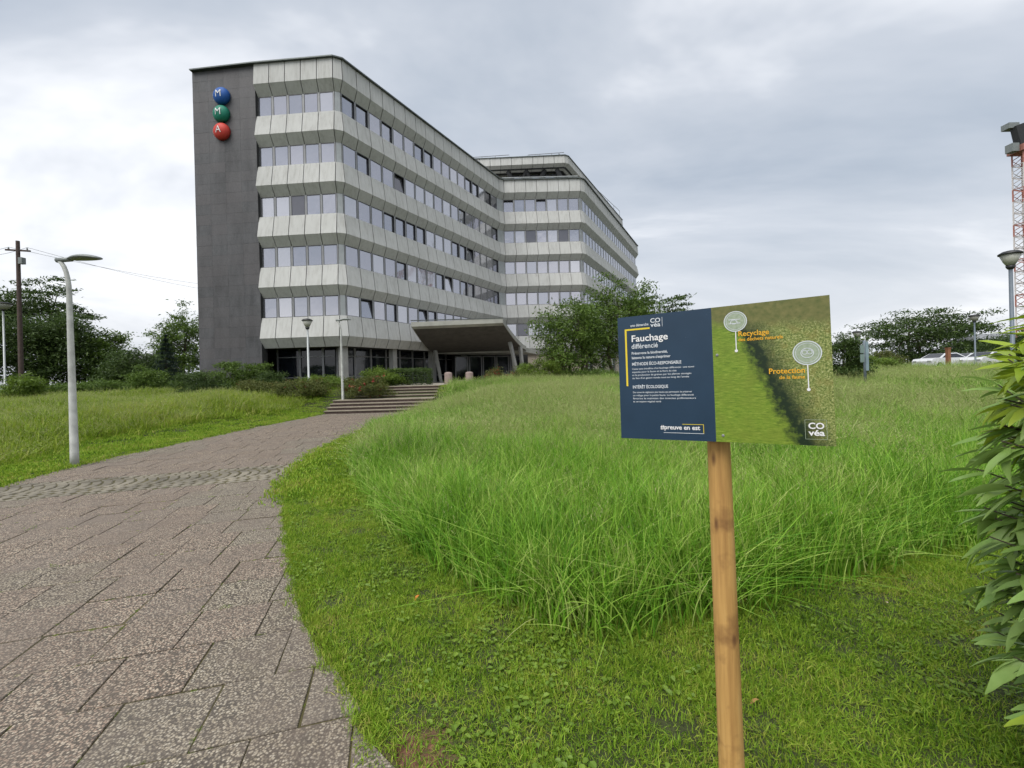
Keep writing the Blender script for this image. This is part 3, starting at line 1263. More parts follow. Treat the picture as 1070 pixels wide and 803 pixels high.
def wood_mat():
    t = NT('sign post wood')
    v = t.coord('Position')
    mpn = t.n('ShaderNodeMapping', Scale=(38, 38, 2.2))
    t.l(v, mpn.inputs[0])
    a = t.noise(mpn.outputs[0], 1.0, 5, 0.6)
    b = t.noise(v, 7, 4, 0.6)
    c = t.ramp(a, [(0.3, (0.36, 0.19, 0.055)), (0.55, (0.55, 0.32, 0.10)), (0.8, (0.63, 0.41, 0.17))])
    c = t.mix(t.ramp(b, [(0.58, (0, 0, 0)), (0.75, (0.75, 0.75, 0.75))]), c, (0.17, 0.075, 0.025))
    vo = t.n('ShaderNodeTexVoronoi', Scale=1.0)
    mp2 = t.n('ShaderNodeMapping', Scale=(16, 16, 5))
    t.l(v, mp2.inputs[0])
    t.l(mp2.outputs[0], vo.inputs['Vector'])
    c = t.mix(t.ramp(vo.outputs['Distance'], [(0.06, (0.85, 0.85, 0.85)), (0.16, (0, 0, 0))]), c, (0.12, 0.05, 0.02))
    t.bump(a, 0.4, 0.003)
    return t.base(c, 0.75)


rel(sign, m.build('wooden_post', wood_mat(), smooth=True))


def picture_mat():
    """printed photograph of a mown strip beside tall grass"""
    t = NT('printed meadow picture')
    v = t.coord('Object')
    s = t.n('ShaderNodeSeparateXYZ')
    t.l(v, s.inputs[0])
    x, y = s.outputs[0], s.outputs[1]
    # mown strip: fine streaks
    mpn = t.n('ShaderNodeMapping', Scale=(40, 220, 1))
    t.l(v, mpn.inputs[0])
    lawn = t.ramp(t.noise(mpn.outputs[0], 1.0, 6, 0.8), [(0.3, (0.055, 0.12, 0.008)), (0.5, (0.16, 0.26, 0.020)), (0.70, (0.36, 0.43, 0.07))])
    lawn = t.mix(t.ramp(t.noise(v, 14, 3), [(0.4, (0, 0, 0)), (0.7, (0.5, 0.5, 0.5))]), lawn, (0.17, 0.21, 0.025))
    med = t.ramp(t.noise(v, 190, 4, 0.85), [(0.36, (0.025, 0.055, 0.012)), (0.48, (0.16, 0.21, 0.04)), (0.60, (0.40, 0.42, 0.16)), (0.70, (0.65, 0.63, 0.42))])
    patch = t.noise(v, 22, 3, 0.6)
    med = t.mix(t.ramp(patch, [(0.5, (0, 0, 0)), (0.7, (0.55, 0.55, 0.55))]), med, (0.24, 0.19, 0.05))
    wob = t.math('MULTIPLY', t.math('SUBTRACT', t.noise(v, 34, 5, 0.7), 0.5), 0.10)
    # border between the strip and the tall grass runs down to the right
    e = t.math('ADD', t.math('SUBTRACT', x, 0.085), t.math('MULTIPLY', t.math('SUBTRACT', y, 0.10), 0.42))
    e = t.math('ADD', e, wob)
    dark = t.n('ShaderNodeMapRange')
    dark.inputs['From Min'].default_value = -0.02
    dark.inputs['From Max'].default_value = 0.012
    t.l(e, dark.inputs['Value'])
    c = t.mix(dark.outputs[0], lawn, (0.008, 0.022, 0.006))
    tall = t.n('ShaderNodeMapRange')
    tall.inputs['From Min'].default_value = 0.025
    tall.inputs['From Max'].default_value = 0.10
    t.l(e, tall.inputs['Value'])
    c = t.mix(tall.outputs[0], c, med)
    far = t.n('ShaderNodeMapRange')
    far.inputs['From Min'].default_value = 0.135
    far.inputs['From Max'].default_value = 0.175
    t.l(t.math('ADD', t.math('ADD', y, t.math('MULTIPLY', x, 0.08)), t.math('MULTIPLY', wob, 0.5)), far.inputs['Value'])
    c = t.mix(far.outputs[0], c, t.ramp(t.noise(v, 60, 3), [(0.3, (0.10, 0.12, 0.03)), (0.7, (0.19, 0.18, 0.06))]))
    return t.base(c, 0.42, 0, 0.4)


def navy_mat():
    t = NT('navy print')
    v = t.coord('Object')
    c = t.ramp(t.noise(v, 9, 3), [(0.3, (0.012, 0.036, 0.070)), (0.7, (0.016, 0.044, 0.084))])
    sp = t.noise(v, 160, 2, 0.5)
    c = t.mix(t.ramp(sp, [(0.74, (0, 0, 0)), (0.80, (0.35, 0.35, 0.35))]), c, (0.25, 0.30, 0.36))
    return t.base(c, 0.38, 0, 0.45)


def on_board(o, dz):
    """o modelled in board coordinates (x right, y up, z out)"""
    o.matrix_world = BM @ Matrix.Translation((0, 0, dz))
    o.parent = sign
    o.matrix_parent_inverse = Matrix.Translation(sign.location).inverted()
    return o


m = MB()
m.box((0, 0, 0), (BW, BH, 0.008))
board = on_board(m.build('board', MAT['alu_pale']), 0)
SPLIT = 0.0
for sx_, sy_ in ((0.012, 0.06), (0.02, -0.19)):
    m = MB()
    m.lathe([(0.0042, 0.0), (0.0042, 0.0012), (0.002, 0.002)], (sx_, sy_, 0.0052), 10)
    m.build('screw', MAT['alu'], board)
m = MB()
m.add([(-BW / 2, -BH / 2, 0), (SPLIT, -BH / 2, 0), (SPLIT, BH / 2, 0), (-BW / 2, BH / 2, 0)], [(0, 1, 2, 3)])
m.build('navy_print', navy_mat(), board).location = (0, 0, 0.0052)
m = MB()
m.add([(SPLIT, -BH / 2, 0), (BW / 2, -BH / 2, 0), (BW / 2, BH / 2, 0), (SPLIT, BH / 2, 0)], [(0, 1, 2, 3)])
m.build('picture_print', picture_mat(), board).location = (0, 0, 0.0052)


def put_text(body, x, y, size, mat, bold=0.0, align='LEFT', spacing=1.0, name='lettering', z=0.0064, width=None):
    if x < SPLIT:
        x = -BW / 2 + (x + BW / 2) * 1.12
        width = width * 1.13 if width else None
    me = text_mesh(body, size, bold * 0.45, align, spacing)
    me.materials.clear()
    me.materials.append(mat)
    o = bpy.data.objects.new(name, me)
    COL.objects.link(o)
    o.parent = board
    o.location = (x, y, z)
    if width:
        xs = [v.co.x for v in me.vertices]
        o.scale = (width / (max(xs) - min(xs)), 1, 1)
    return o


def quad(x0, y0, x1, y1, mat, name='printed_bar', z=0.0060):
    if x0 < SPLIT:
        x0, x1 = (-BW / 2 + (q + BW / 2) * 1.12 for q in (x0, x1))
    m = MB()
    m.add([(x0, y0, 0), (x1, y0, 0), (x1, y1, 0), (x0, y1, 0)], [(0, 1, 2, 3)])
    o = m.build(name, mat, board)
    o.location = (0, 0, z)
    return o


def ring(cx, cy, r0, r1, mat, z, name='printed_ring', ys=1.0):
    m = MB()
    n = 32
    vs_ = [(cx + r * math.cos(2 * math.pi * k / n), cy + r * ys * math.sin(2 * math.pi * k / n), 0) for r in (r0, r1) for k in range(n)]
    m.add(vs_, [(k, k + n, (k + 1) % n + n, (k + 1) % n) for k in range(n)])
    o = m.build(name, mat, board)
    o.location = (0, 0, z)
    return o


XL = -BW / 2
quad(XL + 0.022, 0.045 - 0.075, XL + 0.0275, 0.167, MAT['yellow'], 'yellow_rule')
quad(XL + 0.0275, 0.1615, XL + 0.098, 0.167, MAT['yellow'], 'yellow_rule')
put_text('une démarche', XL + 0.040, 0.174, 0.0125, MAT['pale_print'], 0.0004, width=0.054)
put_text('CO', XL + 0.100, 0.1815, 0.021, MAT['pale_print'], 0.0008, width=0.029)
put_text('véa', XL + 0.101, 0.1675, 0.020, MAT['pale_print'], 0.0008, width=0.029)
quad(XL + 0.1345, 0.166, XL + 0.1355, 0.198, MAT['pale_print'], 'printed_rule')
put_text('Fauchage', XL + 0.041, 0.122, 0.0315, MAT['white'], 0.0011, width=0.106)
put_text('différencié', XL + 0.041, 0.098, 0.0235, MAT['pale_print'], 0.0005, width=0.078)
put_text('Préservons la biodiversité,', XL + 0.041, 0.0780, 0.0125, MAT['pale_print'], 0.0005, width=0.105)
put_text("laissons la nature s'exprimer", XL + 0.041, 0.0625, 0.0125, MAT['pale_print'], 0.0005, width=0.113)
put_text('MÉTHODE ÉCO-RESPONSABLE', XL + 0.041, 0.0400, 0.0145, MAT['pale_print'], 0.0006, width=0.142)
for k, (ln, wd_) in enumerate((("Cette zone bénéficie d'un fauchage différencié : une tonte", 0.176), ('espacée pour la faune et la flore du site', 0.128), ('et la production de graines par les plantes sauvages', 0.168), ("au lieu d'un gazon tondu tout au long de l'année", 0.162))):
    put_text(ln, XL + 0.041, 0.0255 - 0.0105 * k, 0.0082, MAT['pale_print'], 0.0001, width=wd_)
put_text('INTÉRÊT ÉCOLOGIQUE', XL + 0.041, -0.0385, 0.0145, MAT['pale_print'], 0.0006, width=0.103)
for k, (ln, wd_) in enumerate((('Des zones de végétation plus hautes qui permettent de préserver', 0.168), ("un refuge pour la petite faune. Le fauchage différencié", 0.172), ("favorise le maintien des insectes pollinisateurs", 0.178), ("et un espace végétal varié", 0.082))):
    put_text(ln, XL + 0.041, -0.0545 - 0.0105 * k, 0.0082, MAT['pale_print'], 0.0001, width=wd_)
put_text('#preuve en est', XL + 0.120, -0.175, 0.0205, MAT['white'], 0.0009, width=0.108)
fx0, fx1, fy0, fy1 = XL + 0.181, XL + 0.2385, -0.187, -0.157
quad(fx0, fy1 - .0014, fx1, fy1, MAT['yellow'], 'print_frame')
quad(XL + 0.128, fy0, fx1, fy0 + .0014, MAT['pale_print'], 'print_frame')
quad(fx1 - .0014, fy0 + .0015, fx1, fy1 - .0015, MAT['yellow'], 'print_frame')
t_ = NT('pale translucent print')
disc_mat = t_.base(t_.ramp(t_.noise(t_.coord('Object'), 120, 3), [(0.3, (0.26, 0.33, 0.22)), (0.7, (0.38, 0.44, 0.33))]), 0.5)
for cx, cy, r_, yb in ((0.066, 0.160, 0.031, 0.070), (0.244, 0.052, 0.034, -0.052)):
    m = MB()
    n = 32
    m.add([(cx + r_ * math.cos(2 * math.pi * k / n), cy + r_ * math.sin(2 * math.pi * k / n), 0) for k in range(n)], [tuple(range(n))])
    m.build('printed_disc', disc_mat, board).location = (0, 0, 0.0058)
    ring(cx, cy, r_ * 0.95, r_ * 1.02, MAT['pale_print'], 0.0062)
    ring(cx, cy, r_ * 0.80, r_ * 0.83, MAT['pale_print'], 0.0062)
    quad(cx - 0.0013, yb, cx + 0.0013, cy - r_ * 1.02, MAT['white'], 'printed_pin', 0.0062)
    m = MB()
    m.add([(cx + 0.0045 * math.cos(2 * math.pi * k / 12), yb + 0.0045 * math.sin(2 * math.pi * k / 12), 0) for k in range(12)], [tuple(range(12))])
    m.build('printed_dot', MAT['white'], board).location = (0, 0, 0.0064)
# small icons in the two discs
for sgn in (-1, 1):
    quad(0.066 - 0.018, 0.160 + sgn * 0.006 - .001, 0.066 + 0.014, 0.160 + sgn * 0.006 + .001, MAT['pale_print'], 'printed_icon', 0.0063)
ring(0.062, 0.158, 0.008, 0.0098, MAT['pale_print'], 0.0063, 'printed_icon', 0.7)
ring(0.244, 0.052, 0.014, 0.0158, MAT['pale_print'], 0.0063, 'printed_icon', 0.9)
ring(0.250, 0.054, 0.005, 0.0066, MAT['pale_print'], 0.0064, 'printed_icon')
ring(0.238, 0.054, 0.005, 0.0066, MAT['pale_print'], 0.0064, 'printed_icon')
put_text('Recyclage', 0.072, 0.1135, 0.0225, MAT['orange_print'], 0.0006, width=0.080)
put_text('des déchets naturels', 0.072, 0.0985, 0.0145, MAT['orange_print'], 0.0004, width=0.115)
put_text('Protection', 0.148, -0.004, 0.0225, MAT['orange_print'], 0.0007, width=0.088)
put_text('de la faune', 0.174, -0.020, 0.0145, MAT['orange_print'], 0.0004, width=0.062)
put_text('CO', 0.2385, -0.1625, 0.024, MAT['white'], 0.0014, width=0.037)
put_text('véa', 0.2395, -0.1815, 0.023, MAT['white'], 0.0014, width=0.038)
for q in ((0.231, -0.1925, 0.282, -0.1915), (0.231, -0.138, 0.282, -0.137), (0.231, -0.1914, 0.232, -0.1381), (0.281, -0.1914, 0.282, -0.1381)):
    quad(*q, disc_mat, 'print_frame')

# ------------------------------------------------------------------ lamps


def arm_lamp(base, topz, headx, label, scale=1.0):
    x, y, z = base
    root = empty('street_lamp', base, label, 'street lamp', 'curved arm street lamps along the path')
    m = MB()
    H = topz - z
    pts = [(0, 0, -0.05), (0, 0, 0.25), (0.0, 0, 0.251), (-0.01, 0, H * 0.45), (-0.02, 0, H * 0.80)]
    rad = [0.072, 0.071, 0.0705, 0.058, 0.048]
    for t in np.linspace(0, 1, 7):
        a = t * R(80)
        pts.append((-0.02 - 0.22 + 0.24 * math.cos(a) - 0.0, 0, H * 0.84 + (H * 0.155) * math.sin(a)))
        rad.append(0.045 - 0.010 * t)
    # arm bends to the right towards the head
    pts = [(-px_ if False else px_, py_, pz_) for px_, py_, pz_ in pts]
    for i in range(5, len(pts)):
        t = (i - 5) / 6
        pts[i] = (-0.02 - 0.20 * (1 - math.cos(t * R(85))), 0, pts[i][2])
    m.tube(pts, rad, 12)
    m.build('pole', MAT['lamp_white'], root, smooth=True)
    hx, hz = pts[-1][0], pts[-1][2]
    m = MB()
    m.tube([(hx - 0.05, 0, hz + .02), (hx + 0.25, 0, hz + 0.03)], [0.05, 0.045], 10)
    m.build('arm', MAT['lamp_grey'], root, smooth=True)
    m = MB()
    vs_, n = [], 14
    L_ = headx
    for t in np.linspace(0, 1, 10):
        wv = 0.16 * math.sin(math.pi * (0.12 + 0.80 * t)) ** 0.8
        hv = 0.075 * math.sin(math.pi * (0.10 + 0.82 * t)) ** 0.7
        for k in range(n):
            a = 2 * math.pi * k / n
            vs_.append((hx + 0.22 + t * L_, wv * math.cos(a), hz + 0.035 + hv * math.sin(a) * (0.85 if math.sin(a) > 0 else 0.55) + 0.02 * math.sin(math.pi * t)))
    fs_ = [(i * n + k, i * n + (k + 1) % n, (i + 1) * n + (k + 1) % n, (i + 1) * n + k) for i in range(9) for k in range(n)]
    fs_ += [tuple(range(n - 1, -1, -1)), tuple(9 * n + k for k in range(n))]
    m.add(vs_, fs_)
    m.build('lamp_head', MAT['lamp_grey'], root, smooth=True)
    return root


arm_lamp((-8.93, 8.75, 0.03), 4.2, 0.62, 'pale street lamp with curved neck standing alone beside the path, nearest')
arm_lamp((-8.78, 22.3, tz(-9.2, 22.3) - 0.1), 4.72, 0.5, 'slim pale street lamp with a curved neck beside the steps')


def cone_lamp(base, topz, label, mat, scale=1.0):
    root = empty('post_lamp', base, label, 'street lamp', 'post lamps with bowl heads')
    H = topz - base[2]
    m = MB()
    m.lathe([(0.085, -0.05), (0.085, 0.5), (0.06, 0.52), (0.05, H - 0.62)], (0, 0, 0), 12)
    m.build('pole', mat, root, smooth=True)
    m = MB()
    s = scale
    m.lathe([(0.05, H - 0.62), (0.09, H - 0.58), (0.12, H - 0.50)], (0, 0, 0), 14)
    m.build('collar', MAT['black'], root, smooth=True)
    m = MB()
    m.lathe([(0.11 * s, H - 0.50), (0.20 * s, H - 0.36), (0.30 * s, H - 0.14)], (0, 0, 0), 18)
    m.build('lamp_bowl', simple('lamp bowl plastic', (0.42, 0.42, 0.36), 0.3), root, smooth=True)
    m = MB()
    m.lathe([(0.335 * s, H - 0.14), (0.34 * s, H - 0.10), (0.22 * s, H - 0.03), (0.05, H)], (0, 0, 0), 18)
    m.build('lamp_cap', MAT['black'], root, smooth=True)
    return root


def black_bowl_lamp(base, topz, label, mat, s=1.0):
    return cone_lamp(base, topz, label, mat, s)


q = P(1055.5, 262, 14)
cone_lamp((q[0], 14, tz(q[0], 14)), q[2], 'dark post lamp with bowl head rising behind the leafy laurel', MAT['lamp_blue'], 0.85)
q = P(3, 316, 30)
cone_lamp((q[0], 30, 1.18), q[2], 'grey post lamp with bowl head at the left edge before dark trees', MAT['alu_pale'], 1.6)
q = P(321, 333, 24)
cone_lamp((q[0], 24, tz(q[0], 24)), q[2], 'thin post lamp with black head in front of the slate wall corner', MAT['alu_pale'], 0.85)
q = P(1018, 329, 34)
cone_lamp((q[0], 34, 1.18), q[2], 'far post lamp with small black head in front of the parked cars', MAT['lamp_blue'], 1.1)
q = P(895, 346, 34)
cone_lamp((q[0], 34, 1.18), q[2], 'far post lamp half hidden by the dark bush beside the board', MAT['lamp_blue'], 0.95)

# ------------------------------------------------------------------ small street furniture
for i, (pxx, yy) in enumerate(((468.5, 27.5), (490.5, 28.3))):
    q = P(pxx, 395, yy)
    m = MB()
    m.lathe([(0.25, 0), (0.26, 0.03), (0.25, 0.64), (0.225, 0.71), (0.10, 0.75)], (0, 0, 0), 18)
    o = m.build('bollard', MAT['bollard'], smooth=False)
    o.location = (q[0], yy, 1.2)
    tag(o, ['pink concrete bollard nearer the steps in front of the entrance', 'pink concrete bollard on the right, before the entrance doors'][i], 'bollard', 'bollards before the entrance')

q = P(903, 356, 15)
root = empty('signpost', (q[0], 15, tz(q[0], 15)), 'narrow blue grey finger signpost standing in the tall grass', 'signpost')
hz_ = q[2] - tz(q[0], 15)
m = MB()
m.tube([(0, 0, -0.1), (0, 0, hz_)], 0.045, 10)
m.build('pole', MAT['lamp_blue'], root, smooth=True)
for k, (zz, ln) in enumerate(((hz_ - 0.30, 0.42), (hz_ - 0.62, 0.42))):
    m = MB()
    m.box((-0.13, -0.06, zz), (0.14, 0.03, 0.28), R(10))
    m.build('sign_plate', simple('green grey plate', (0.20, 0.27, 0.25), 0.5), root)
m = MB()
m.box((0.03, -0.07, hz_ - 0.55), (0.10, 0.03, 1.0), R(10))
m.build('sign_plate', simple('blue grey plate', (0.24, 0.32, 0.36), 0.5), root)

q = P(990.5, 364.5, 26)
m = MB()
zb_ = tz(q[0], 26)
m.box((0, 0, (q[2] - zb_) / 2), (0.17, 0.17, q[2] - zb_))
m.box((0, 0, q[2] - zb_ + 0.03), (0.21, 0.21, 0.05))
o = m.build('gate_post', simple('rusty orange post', (0.26, 0.115, 0.06), 0.8, 0, 0.2, 4))
o.location = (q[0], 26, zb_)
tag(o, 'rust orange square post in front of the white cars', 'post')


# parked cars, mostly hidden by the grass
def car(x, y, rz, colr, label):
    root = empty('parked_car', (x, y, 1.19), label, 'car', 'cars parked beyond the meadow', rz)
    mt = NT('car paint ' + label[:8]).base(colr, 0.25, 0.1, 0.5)
    prof = [(-2.1, 0.35), (-2.12, 0.75), (-1.95, 0.95), (-1.2, 1.02), (-0.45, 1.42), (0.75, 1.45), (1.55, 1.0), (2.05, 0.92), (2.12, 0.6), (2.1, 0.35)]
    m = MB()
    n = len(prof)
    vs_ = []
    for sx, wv in ((-1, 0.84), (1, 0.84)):
        for px_, pz_ in prof:
            k = 0.84 if pz_ < 1.1 else 0.66
            vs_.append((px_, sx * k, pz_))
    fs_ = [tuple(range(n)), tuple(range(2 * n - 1, n - 1, -1))] + [(i, i + n, (i + 1) % n + n, (i + 1) % n) for i in range(n)]
    m.add(vs_, fs_)
    m.build('body', mt, root)
    for sx in (-1, 1):
        m = MB()
        m.add([(-1.05, sx * 0.845, 1.03), (1.35, sx * 0.845, 1.03), (0.68, sx * 0.70, 1.38), (-0.42, sx * 0.70, 1.36)], [(0, 1, 2, 3)])
        m.build('side_window', MAT['glass_low'], root)
        for wx in (-1.3, 1.3):
            m = MB()
            m.tube([(wx, sx * 0.70, 0.31), (wx, sx * 0.87, 0.31)], 0.31, 16)
            wh = m.build('wheel', MAT['black'], root)
            m = MB()
            m.tube([(wx, sx * 0.80, 0.31), (wx, sx * 0.885, 0.31)], 0.19, 12)
            m.build('rim', MAT['alu_pale'], wh)
    m = MB()
    m.add([(-1.18, -0.72, 1.045), (-1.18, 0.72, 1.045), (-0.50, 0.60, 1.415), (-0.50, -0.60, 1.415)], [(0, 1, 2, 3)])
    m.build('windscreen', MAT['glass_low'], root)
    for sx in (-1, 1):
        m = MB()
        m.box((-2.1, sx * 0.6, 0.72), (0.06, 0.3, 0.14))
        m.build('headlight', MAT['alu_pale'], root)
    return root


for pxx, yy, rz, colr, lab in ((984, 39, R(8), (0.72, 0.73, 0.74), 'white parked car left of the orange post, beyond the meadow'),
                               (1012, 41, R(4), (0.62, 0.64, 0.67), 'pale silver parked car right of the orange post'),
                               (1032, 38, R(12), (0.70, 0.71, 0.72), 'white parked car half hidden behind the laurel leaves')):
    q = P(pxx, 378, yy)
    car(q[0], yy, rz, colr, lab)

# tower crane at the right edge
cq = P(1072, 300, 70)
crane = empty('tower_crane', (cq[0], 70, 1.19), 'red and white lattice tower crane at the right edge', 'crane')
CH = P(1065, 160, 70)[2] - 1.19
red = simple('crane red', (0.40, 0.17, 0.13), 0.6)
wht = simple('crane white', (0.62, 0.58, 0.56), 0.6)
ns = 18
for k in range(ns):
    z0, z1 = CH * k / ns, CH * (k + 1) / ns
    m = MB()
    hwd = 0.8
    cs = [(-hwd, -hwd), (hwd, -hwd), (hwd, hwd), (-hwd, hwd)]
    for i in range(4):
        a, b = cs[i], cs[(i + 1) % 4]
        m.tube([(a[0], a[1], z0), (a[0], a[1], z1)], 0.11, 5)
        m.tube([(a[0], a[1], z1), (b[0], b[1], z1)], 0.07, 4)
        m.tube([(a[0], a[1], z0), (b[0], b[1], (z0 + z1) / 2)], 0.06, 4)
        m.tube([(b[0], b[1], (z0 + z1) / 2), (a[0], a[1], z1)], 0.06, 4)
    m.build('mast_section', [wht, red][1 if k % 3 == 2 or k == ns - 1 else 0], crane)
m = MB()
m.box((0, 0, CH + 0.5), (2.4, 2.4, 1.0))
m.build('slewing_ring', red, crane)
m = MB()
m.tube([(0.2, 0, CH + 1.0), (-0.7, 0, CH + 4.4)], [1.0, 0.9], 6)
m.build('tower_head', MAT['black'], crane)
m = MB()
m.box((-2.0, -0.3, CH + 0.6), (1.1, 1.1, 1.3))
m.build('cab', MAT['lamp_grey'], crane)
m = MB()
m.box((-1.3, 0.5, CH + 4.5), (1.7, 1.2, 0.9))
m.build('winch', MAT['lamp_grey'], crane)
m = MB()
for s in (-1, 1):
    m.tube([(0.5, s * 0.6, CH + 1.5), (40, s * 0.6, CH + 1.5)], 0.1, 5)
m.tube([(0.5, 0, CH + 3.0), (40, 0, CH + 3.0)], 0.1, 5)
for k in range(40):
    m.tube([(0.5 + k, 0.6, CH + 1.5), (1 + k, 0, CH + 3.0), (1.5 + k, -0.6, CH + 1.5)], 0.05, 4)
m.build('jib', red, crane)

# utility pole and wires
q = P(18.5, 252, 34)
root = empty('utility_pole', (q[0], 34, 1.18), 'dark wooden utility pole with crossarm rising above the trees', 'utility pole')
hh = q[2] - 1.18
m = MB()
m.tube([(0, 0, -0.1), (0, 0, hh)], [0.16, 0.12], 10)
m.build('pole', MAT['pole_wood'], root)
m = MB()
m.box((0, 0, hh - 0.75), (1.5, 0.1, 0.12), R(20))
m.build('crossarm', MAT['pole_wood'], root)
for k, dx in enumerate((-0.6, 0.6)):
    m = MB()
    m.lathe([(0.03, 0), (0.06, 0.05), (0.05, 0.1), (0.03, 0.16)], (dx, 0.2 * dx, hh - 0.69), 8)
    m.build('insulator', MAT['lamp_grey'], root)
    for e_ in (P(-60, 258 + 10 * k, 30), P(236, 300 + 6 * k, 60)):
        m = MB()
        ev = e_ - np.array([q[0], 34, 1.18])
        sv = np.array([dx, 0.2 * dx, hh - 0.5])
        pts = [sv + (ev - sv) * t + np.array([0, 0, -1.2 * 4 * t * (1 - t) * 0.3]) for t in np.linspace(0, 1, 9)]
        m.tube(pts, 0.012, 4)
        m.build('wire', MAT['black'], root)
m = MB()
m.box((0.35, -0.05, hh - 1.6), (0.3, 0.3, 0.5))
m.build('terminal_box', MAT['lamp_grey'], root)

# far buildings glimpsed between trees
def far_house(pxx, pyt, yy, wd, dp, label, wc, rc, flat=False):
    q = P(pxx, pyt, yy)
    root = empty('distant_house', (q[0], yy, 1.19), label, 'building')
    H = q[2] - 1.19
    m = MB()
    wh = H if flat else H * 0.68
    m.box((0, 0, wh / 2), (wd, dp, wh))
    m.build('wall', simple('house wall', wc, 0.85), root)
    m = MB()
    if flat:
        m.box((0, 0, wh + 0.15), (wd + .5, dp + .5, 0.3))
    else:
        a, b = wd / 2 + .3, dp / 2 + .3
        m.add([(-a, -b, wh), (a, -b, wh), (a, b, wh), (-a, b, wh), (-a, 0, H), (a, 0, H)], [(0, 1, 5, 4), (2, 3, 4, 5), (0, 4, 3), (1, 2, 5), (3, 2, 1, 0)])
    m.build('roof', simple('house roof', rc, 0.8), root)
    nw = max(2, int(wd / 2.5))
    for i in range(nw):
        m = MB()
        m.box((-wd / 2 + wd * (i + .5) / nw, -dp / 2 - 0.02, wh * 0.62), (1.0, 0.08, 1.2))
        m.build('window', MAT['pane_dark'], root)
    return root


far_house(149, 370, 75, 8, 7, 'small house with grey roof peeping between trees left of the slate wall', (0.5, 0.48, 0.45), (0.2, 0.2, 0.2))
far_house(1036, 349, 75, 9, 8, 'low pale house behind the spreading tree on the right', (0.45, 0.46, 0.46), (0.22, 0.23, 0.24))

# ------------------------------------------------------------------ vegetation
def gterr(px_, py_):
    d = ray(px_, py_)
    t = 0.5
    while t < 200:
        p = CAM + d * t
        if p[2] < tz(p[0], p[1]):
            return p
        t *= 1.01
    return CAM + d * t


LEAF = {
    'dark': leaf_mat('dark foliage', (0.024, 0.052, 0.014), (0.095, 0.15, 0.034), 0.55, 0.30, 0.7),
    'mid': leaf_mat('mid green foliage', (0.045, 0.090, 0.015), (0.15, 0.235, 0.038), 0.5, 0.3, 0.9),
    'fresh': leaf_mat('fresh green foliage', (0.08, 0.14, 0.016), (0.19, 0.28, 0.04), 0.5, 0.35, 0.9),
    'blue': leaf_mat('blue green needles', (0.018, 0.036, 0.026), (0.045, 0.075, 0.050), 0.6, 0.15, 0.9),
    'rust': leaf_mat('reddish shrub foliage', (0.050, 0.085, 0.018), (0.165, 0.175, 0.045), 0.55, 0.3, 1.6),
    'red': leaf_mat('red blossom', (0.30, 0.025, 0.035), (0.48, 0.07, 0.07), 0.6, 0.3, 3.0),
    'purple': leaf_mat('dark red foliage', (0.045, 0.016, 0.014), (0.12, 0.04, 0.03), 0.55, 0.25, 2.0),
}


def leaf_cloud(cent, size, aspect, r, up=0.4, flat=0.0):
    """quads at the given centres, random facing"""
    n = len(cent)
    nrm = r.normal(size=(n, 3))
    nrm[:, 2] = np.abs(nrm[:, 2]) + up
    nrm /= np.linalg.norm(nrm, axis=1)[:, None]
    a = np.cross(nrm, r.normal(size=(n, 3)))
    a /= np.linalg.norm(a, axis=1)[:, None] + 1e-9
    b = np.cross(nrm, a)
    s = size * r.uniform(0.6, 1.35, n)[:, None]
    a, b = a * s, b * s * aspect
    fold = nrm * s * 0.12
    v = np.stack([cent - a, cent + b * 0.5 + fold, cent + a, cent - b * 0.5 + fold], 1).reshape(-1, 3)
    f = np.arange(4 * n).reshape(n, 4)
    return v, f


def crown_points(c, rad, n, r, clusters, cs, gap=0.0, top_bias=0.0, layers=0):
    u = r.normal(size=(clusters, 3))
    u /= np.linalg.norm(u, axis=1)[:, None]
    k = r.uniform(0.25, 1.0, clusters) ** 0.5
    wob = 1 + 0.22 * np.sin(u[:, 0] * 5 + c[0]) * np.sin(u[:, 2] * 4 + c[1]) + 0.12 * r.normal(size=clusters)
    cc = u * (k * wob)[:, None]
    if layers:
        cc[:, 2] = np.round(cc[:, 2] * layers) / layers + r.normal(size=clusters) * 0.03
    cc[:, 2] = np.maximum(cc[:, 2], -0.92)
    ctrs = c + cc * rad
    per = r.integers(0, clusters, n)
    spread = r.normal(size=(n, 3)) * cs * np.array([1, 1, 0.55 if not layers else 0.22])
    return ctrs, ctrs[per] + spread


